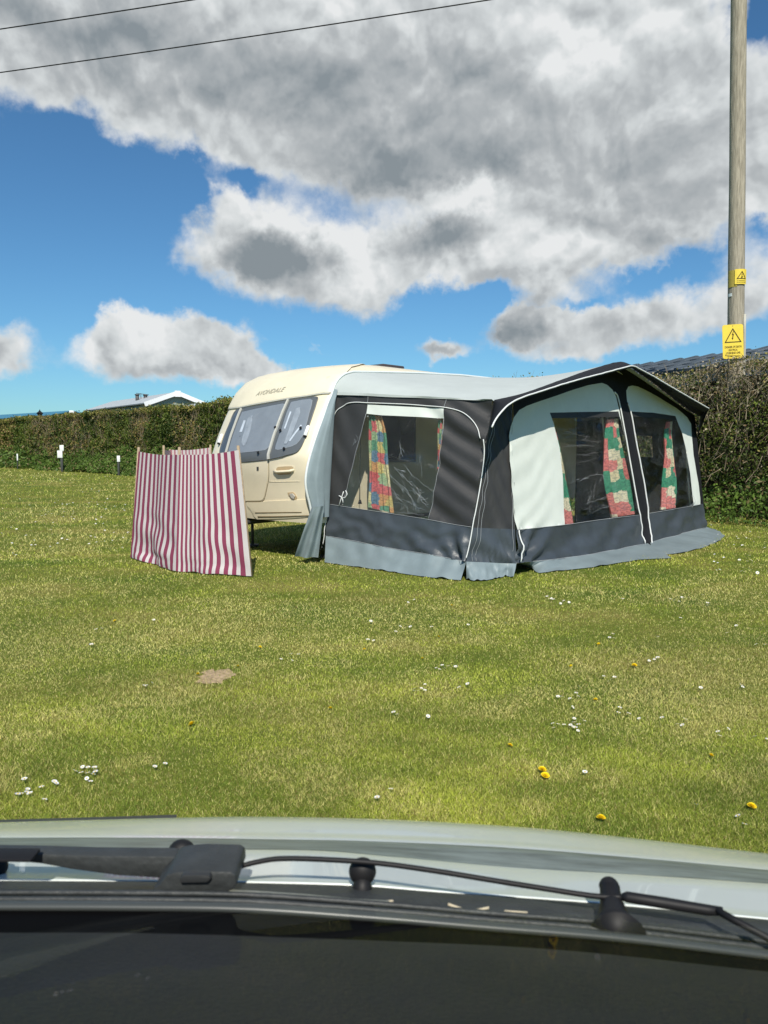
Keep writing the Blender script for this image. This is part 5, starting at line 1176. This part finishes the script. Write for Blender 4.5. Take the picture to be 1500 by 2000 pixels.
def windbreak(label,posts,stripes,m,seed,wig,front=False):
    root=thing('windbreak',label,'windbreak',posts[0][1]); P=[]
    for i,(t,b_,ft,fb) in enumerate(posts):
        mb=MB(); mb.tube([b_-np.array([0,0,.05]),t],.017,10); mb.tube([t-np.array([0,0,.0]),t+np.array([0,0,.006])],[.017,.012],10); mb.build('post',M_postw,root); P.append((ft,fb))
    for i in range(len(P)-1):
        cloth('cloth_panel',P[i][0],P[i+1][0],P[i][1],P[i+1][1],stripes[i],0,root,m,seed+i*3,wig[i],nonu=(i==1 and front))
    return root
def wpost(topx,ftop,basex,basey,lift=0,front=-.05):
    b_=gnd(basex,basey,0); 
    Yt=b_[1]+.03; t=at(*topx,Yt); ft=at(*ftop,Yt+front); fb=b_+np.array([0,front,.02]); return (t,b_,ft,fb)
windbreak('raspberry and white striped windbreak standing in front of the caravan',[wpost((271,874),(270.5,881.5),257,1090),wpost((350.5,874),(350,888),345.5,1117),wpost((465,871),(466,879),492.5,1127)],[10,12],M_str,1.0,(.045,.02),True)
def wpost2(topx,ftop,Yv): 
    t=at(*topx,Yv); ft=at(*ftop,Yv-.02); b_=np.array([t[0]-.02,t[1],0]); return (t,b_,ft,np.array([ft[0],ft[1],.03]))
windbreak('faded paler striped windbreak half hidden behind the front one',[wpost2((319.5,870.5),(320,876),11.0),wpost2((332,878),(333,878.5),12.3),wpost2((411,869),(411,874),11.9)],[7,11],M_str2,5.0,(.02,.03))
# ================================================================= the car the photo is taken from
def interp(P,x): return np.interp(x,[p[0] for p in P],[p[1] for p in P])
M_paint=mat('pale_green_white_paint',(.76,.82,.785),.22,.5,var=.03,vscale=4,coat=.6,bump=.02,bscale=5)
M_refl_grime=mat('dark_reflection_grime_paint',(.20,.235,.215),.4,.4,var=.35,vscale=14,stretch=(.6,3,3))  # bonnet paint coloured darker, standing in for the windscreen's dark reflection, plus grime
M_plast=mat('black_scuttle_plastic',(.040,.044,.044),.5,.4,var=.2,vscale=20,bump=.3,bscale=60)
M_dash=mat('dark_dashboard_plastic',(.0085,.0086,.0125),.55,.3,var=.3,vscale=5,bump=.25,bscale=220)
CAR=thing('car','pale car seen from its driving seat: bonnet edge, parked wipers and dark dashboard','car',(0.,.6,0))
ENDS=[]
def strip(name,rows,m,parent=CAR,th=0):
    """rows: list of (px->py points, Y)"""
    R_=[]
    for P,Yf in rows:
        hw=.95*FPX/(Yf*math.cos(TH)+.07); R_.append([at(x,interp_ex(P,x),Yf) for x in 750+hw*np.linspace(-1,1,110)])
    ENDS.append((R_,m))
    V,F=grid(R_); return obj(name,V,F,m,parent)
def interp_ex(P,x):
    xs=[p[0] for p in P]; ys=[p[1] for p in P]
    if x<xs[0]: 
        k=(ys[1]-ys[0])/(xs[1]-xs[0]); d=xs[0]-x; return ys[0]-k*d+ .00004*d*d
    if x>xs[-1]:
        k=(ys[-1]-ys[-2])/(xs[-1]-xs[-2]); d=x-xs[-1]; return ys[-1]+k*d+.00004*d*d
    return float(np.interp(x,xs,ys))
sm=lambda P: [tuple(p) for p in smoothp(np.array(P,float),6)]
OUT=sm([(0,1606),(150,1602),(330,1597.5),(500,1595),(750,1600),(1000,1614),(1200,1633),(1500,1667)])
CRE=sm([(0,1629),(300,1629),(600,1633),(750,1637),(1000,1649),(1250,1669),(1500,1692)])
BND=sm([(0,1655),(300,1659),(600,1661),(750,1672),(1000,1694),(1250,1709),(1500,1726)])
WHB=sm([(0,1719),(300,1721),(470,1723),(700,1729),(850,1741),(1160,1763),(1500,1795)])
off=lambda P,d:[(x,y+d) for x,y in P]
strip('bonnet',[(off(OUT,40),2.05),(off(OUT,12),1.80),(OUT,1.62),(off(OUT,4),1.55),(off(OUT,12),1.48),(off(CRE,-8),1.42),(off(CRE,-2),1.385),(off(CRE,1),1.37),(off(CRE,5),1.352),(off(CRE,7),1.345)],M_paint)
strip('bonnet_ledge',[(off(CRE,7),1.344),(off(CRE,10),1.30),(off(CRE,16),1.26),(off(BND,-2),1.20),(off(BND,0),1.19)],M_refl_grime)
strip('rear_bonnet_panel',[(off(BND,0),1.189),(off(BND,3),1.175),(off(BND,20),1.12),(off(WHB,-18),1.06),(off(WHB,-3),1.02),(WHB,1.01),(off(WHB,5),1.02)],M_paint)
SEAL=sm([(0,1770),(250,1771),(490,1775),(750,1793),(950,1810),(1215,1832),(1500,1866)])
strip('scuttle_panel',[(off(WHB,-2),1.035),(off(WHB,4),.99),(off(WHB,20),.95),(off(SEAL,-22),.92),(off(SEAL,-12),.90)],M_plast)
for i,d in enumerate((-14,-27)): 
    mb=MB(); mb.tube([at(x,interp_ex(off(SEAL,d),x),.895+.018*i) for x in np.linspace(-300,1900,60)],.0035,6); mb.build('scuttle_rib',M_plast,CAR)
strip('windscreen_seal',[(off(SEAL,-13),.90),(off(SEAL,-9),.872),(off(SEAL,-5),.868),(SEAL,.866),(off(SEAL,5),.864),(off(SEAL,9),.868)],mat('grey_rubber_seal',(.055,.062,.060),.35,.5))
DK=sm([(0,1822),(300,1823),(750,1838),(1100,1856),(1500,1898)])
strip('windscreen_well',[(off(SEAL,7),.872),(off(SEAL,15),.86),(off(DK,-20),.82),(off(DK,-4),.79),(off(DK,2),.775)],mat('matt_black_trim',(.003,.003,.0035),.95,.05))
strip('dashboard',[(off(DK,6),.80),(DK,.765),(off(DK,4),.75),(off(DK,30),.70),(off(DK,90),.62),(off(DK,180),.53),(off(DK,320),.43),(off(DK,600),.30)],M_dash)
strip2=[(-400,1612,1606),(0,1606.5,1601),(150,1603,1597),(250,1602,1594),(345,1597,1591)]
R_=[[at(x,a,1.66) for x,a,b in strip2],[at(x,b,1.72) for x,a,b in strip2],[at(x,b+3,1.86) for x,a,b in strip2]]
V,F=grid(R_); obj('front_grille_edge',V,F,M_plast,CAR)
# screen washer / buffer studs
def ball(name,px,py,Y,r,m,stem=None,parent=CAR):
    mb=MB(); c=at(px,py,Y); V=[];n=20
    for i in range(11):
        a=math.pi*i/10
        for k in range(n): b=2*math.pi*k/n; V.append(c+r*np.array([math.sin(a)*math.cos(b),math.sin(a)*math.sin(b)*.8,math.cos(a)]))
    mb.add(V,[(i*n+k,i*n+(k+1)%n,(i+1)*n+(k+1)%n,(i+1)*n+k) for i in range(10) for k in range(n)])
    if stem: mb.tube([c,at(px-1,py+stem,Y-.02)],[r*.45,r*.9],14)
    return mb.build(name,m,parent)
ball('rubber_buffer',355,1667,1.08,.0215,M_black); ball('rubber_buffer',708,1702,1.0,.0195,M_black,56); ball('rubber_buffer',-10,1692,1.05,.019,M_black)
mb=MB(); mb.tube([at(1190,1729,.97),at(1191,1733,.965),at(1194,1760,.95),at(1200,1800,.915),at(1206,1830,.89)],[.006,.0135,.0145,.022,.036],18)
c=at(1190,1729,.97); V=[];n=18
for i in range(7):
    a=math.pi*.5*i/6
    for k in range(n): b=2*math.pi*k/n; V.append(c+np.array([.0138*math.cos(a)*math.cos(b),.0138*math.cos(a)*math.sin(b),.0138*math.sin(a)-.003]))
mb.add(V,[(i*n+k,i*n+(k+1)%n,(i+1)*n+(k+1)%n,(i+1)*n+k) for i in range(6) for k in range(n)]); mb.build('hinge_stud',M_black,CAR)
# wipers
def wiper(arm,blade,pivot):
    mb=MB(); mb.tube([at(x,y,Y) for x,y,Y in smoothp(np.array(arm,float),6)],.0036,8); w_=mb.build('wiper_arm',M_black,CAR)
    return w_
w1=wiper([(380,1700,.98),(450,1696,.985),(500,1684,.99),(550,1677,.99),(640,1679,.985),(740,1686,.98),(850,1701,.97),(960,1719,.96),(1060,1735,.955),(1160,1750,.945),(1215,1752,.94)],None,None)
mb=MB(); mb.tube([at(x,y,Y) for x,y,Y in [(1215,1752,.94),(1225,1752,.938),(1300,1764,.93),(1380,1777,.925),(1412,1780,.92)]],[.0045,.0072,.0075,.007,.0055],8); mb.tube([at(x,y,Y) for x,y,Y in [(1400,1778,.92),(1440,1800,.9),(1500,1832,.88),(1600,1880,.86)]],.0048,8); mb.build('wiper_elbow',M_black,w1)
# motor cover block
def prism(name,pts,Y0,Y1,m,par=CAR,bev=.003):
    a=[at(x,y,Y0) for x,y in pts]; b_=[p+np.array([0,Y1-Y0,0]) for p in a]; n=len(a); F=[tuple(range(n)),tuple(range(2*n-1,n-1,-1))]+[(i,(i+1)%n,n+(i+1)%n,n+i) for i in range(n)]
    o=obj(name,a+b_,F,m,par); return bevel(o,bev)
blk=prism('wiper_pivot_cover',[(290,1757),(300,1735),(312,1727),(325,1709),(345,1704),(380,1701),(450,1703),(460,1709),(462,1730),(440,1748),(400,1752),(340,1755)],.93,1.0,M_plast)
prism('pivot_badge',[(356,1710),(408,1709),(412,1716),(404,1724),(352,1725),(350,1717)],.922,.935,mat('dark_grey_plastic',(.035,.037,.038),.3),blk,.001)
prism('left_wiper_shroud',[(-200,1664),(60,1668),(200,1672),(330,1673),(366,1678),(388,1690),(396,1702),(330,1706),(312,1716),(230,1711),(140,1699),(80,1688),(40,1684),(-200,1682)],.985,1.01,M_plast)
prism('wiper_blade',[(-200,1676),(60,1680),(60,1685),(-200,1683)],.95,.98,M_black)
# pale linkage visible in the gap under the bonnet lip
mb=MB(); mb.tube([at(x,y,Y) for x,y,Y in [(412,1743,.935),(500,1747,.93),(600,1753,.925),(690,1760,.92),(760,1762,.92)]],[.005,.0045,.004,.003,.002],6); mb.build('linkage_rod',mat('dull_steel',(.30,.31,.26),.4,metal=.2),CAR)
for q in ([(745,1762),(768,1760)],[(875,1766),(895,1773),(912,1779)],[(930,1778),(955,1773)],[(985,1780),(1030,1783)]): mb=MB(); mb.tube([at(x,y,.925) for x,y in q],.0018,6); mb.build('leaf_litter',mat('dry_leaf',(.55,.48,.34),.8),CAR)
# roof above the seats, screen pillars
mb=MB(); mb.box((0.,-1.5,1.57),(1.6,2.36,.04)); bevel(mb.build('roof_panel',M_paint,CAR),.02)

# windscreen: a real laminated pane between the dashboard well and the roof edge
G_ws=glassmat('windscreen_glass',.012,(.985,.995,.99),.0,gmax=.05)
rows=[]
for t in np.linspace(0,1,10):
    rows.append([np.array([x,(.845-.10*(x/.8)**2)*(1-t)+(-.33-.06*(x/.8)**2)*t,.905*(1-t)+1.575*t-.02*math.sin(math.pi*t)-.03*(x/.8)**2]) for x in np.linspace(-.8,.8,21)])
V,F=grid(rows); obj('windscreen',V,F,G_ws,CAR)

# wings, nose and front wheels of the car, below the bonnet
er=[r_ for R_,m in ENDS[:4] for r_ in R_]
er=sorted(er,key=lambda q:q[0][1])
for k in (0,-1):
    top_=[q[k] for q in er]; low_=[np.array([p[0]*1.0,p[1],min(.28,p[2]*.6)]) for p in top_]
    V,F=grid([top_,[p*.5+q*.5+np.array([.03*(1 if k else -1),0,0]) for p,q in zip(top_,low_)],low_]); obj('front_wing',V,F,M_paint,CAR)
fr_=ENDS[0][0][0]; V,F=grid([fr_,[p*np.array([1,1,.72])+np.array([0,-.01,0]) for p in fr_],[p*np.array([1,1,.5])+np.array([0,-.08,0]) for p in fr_]]); obj('bumper',V,F,M_plast,CAR)
for sx in (-.84,.84):
    mb=MB(); c=np.array([sx,1.35,.31]); mb.tube([c+np.array([-.1,0,0]),c+np.array([-.09,0,0]),c+np.array([.09,0,0]),c+np.array([.1,0,0])],[.26,.31,.31,.26],28); mb.build('wheel',M_black,CAR)
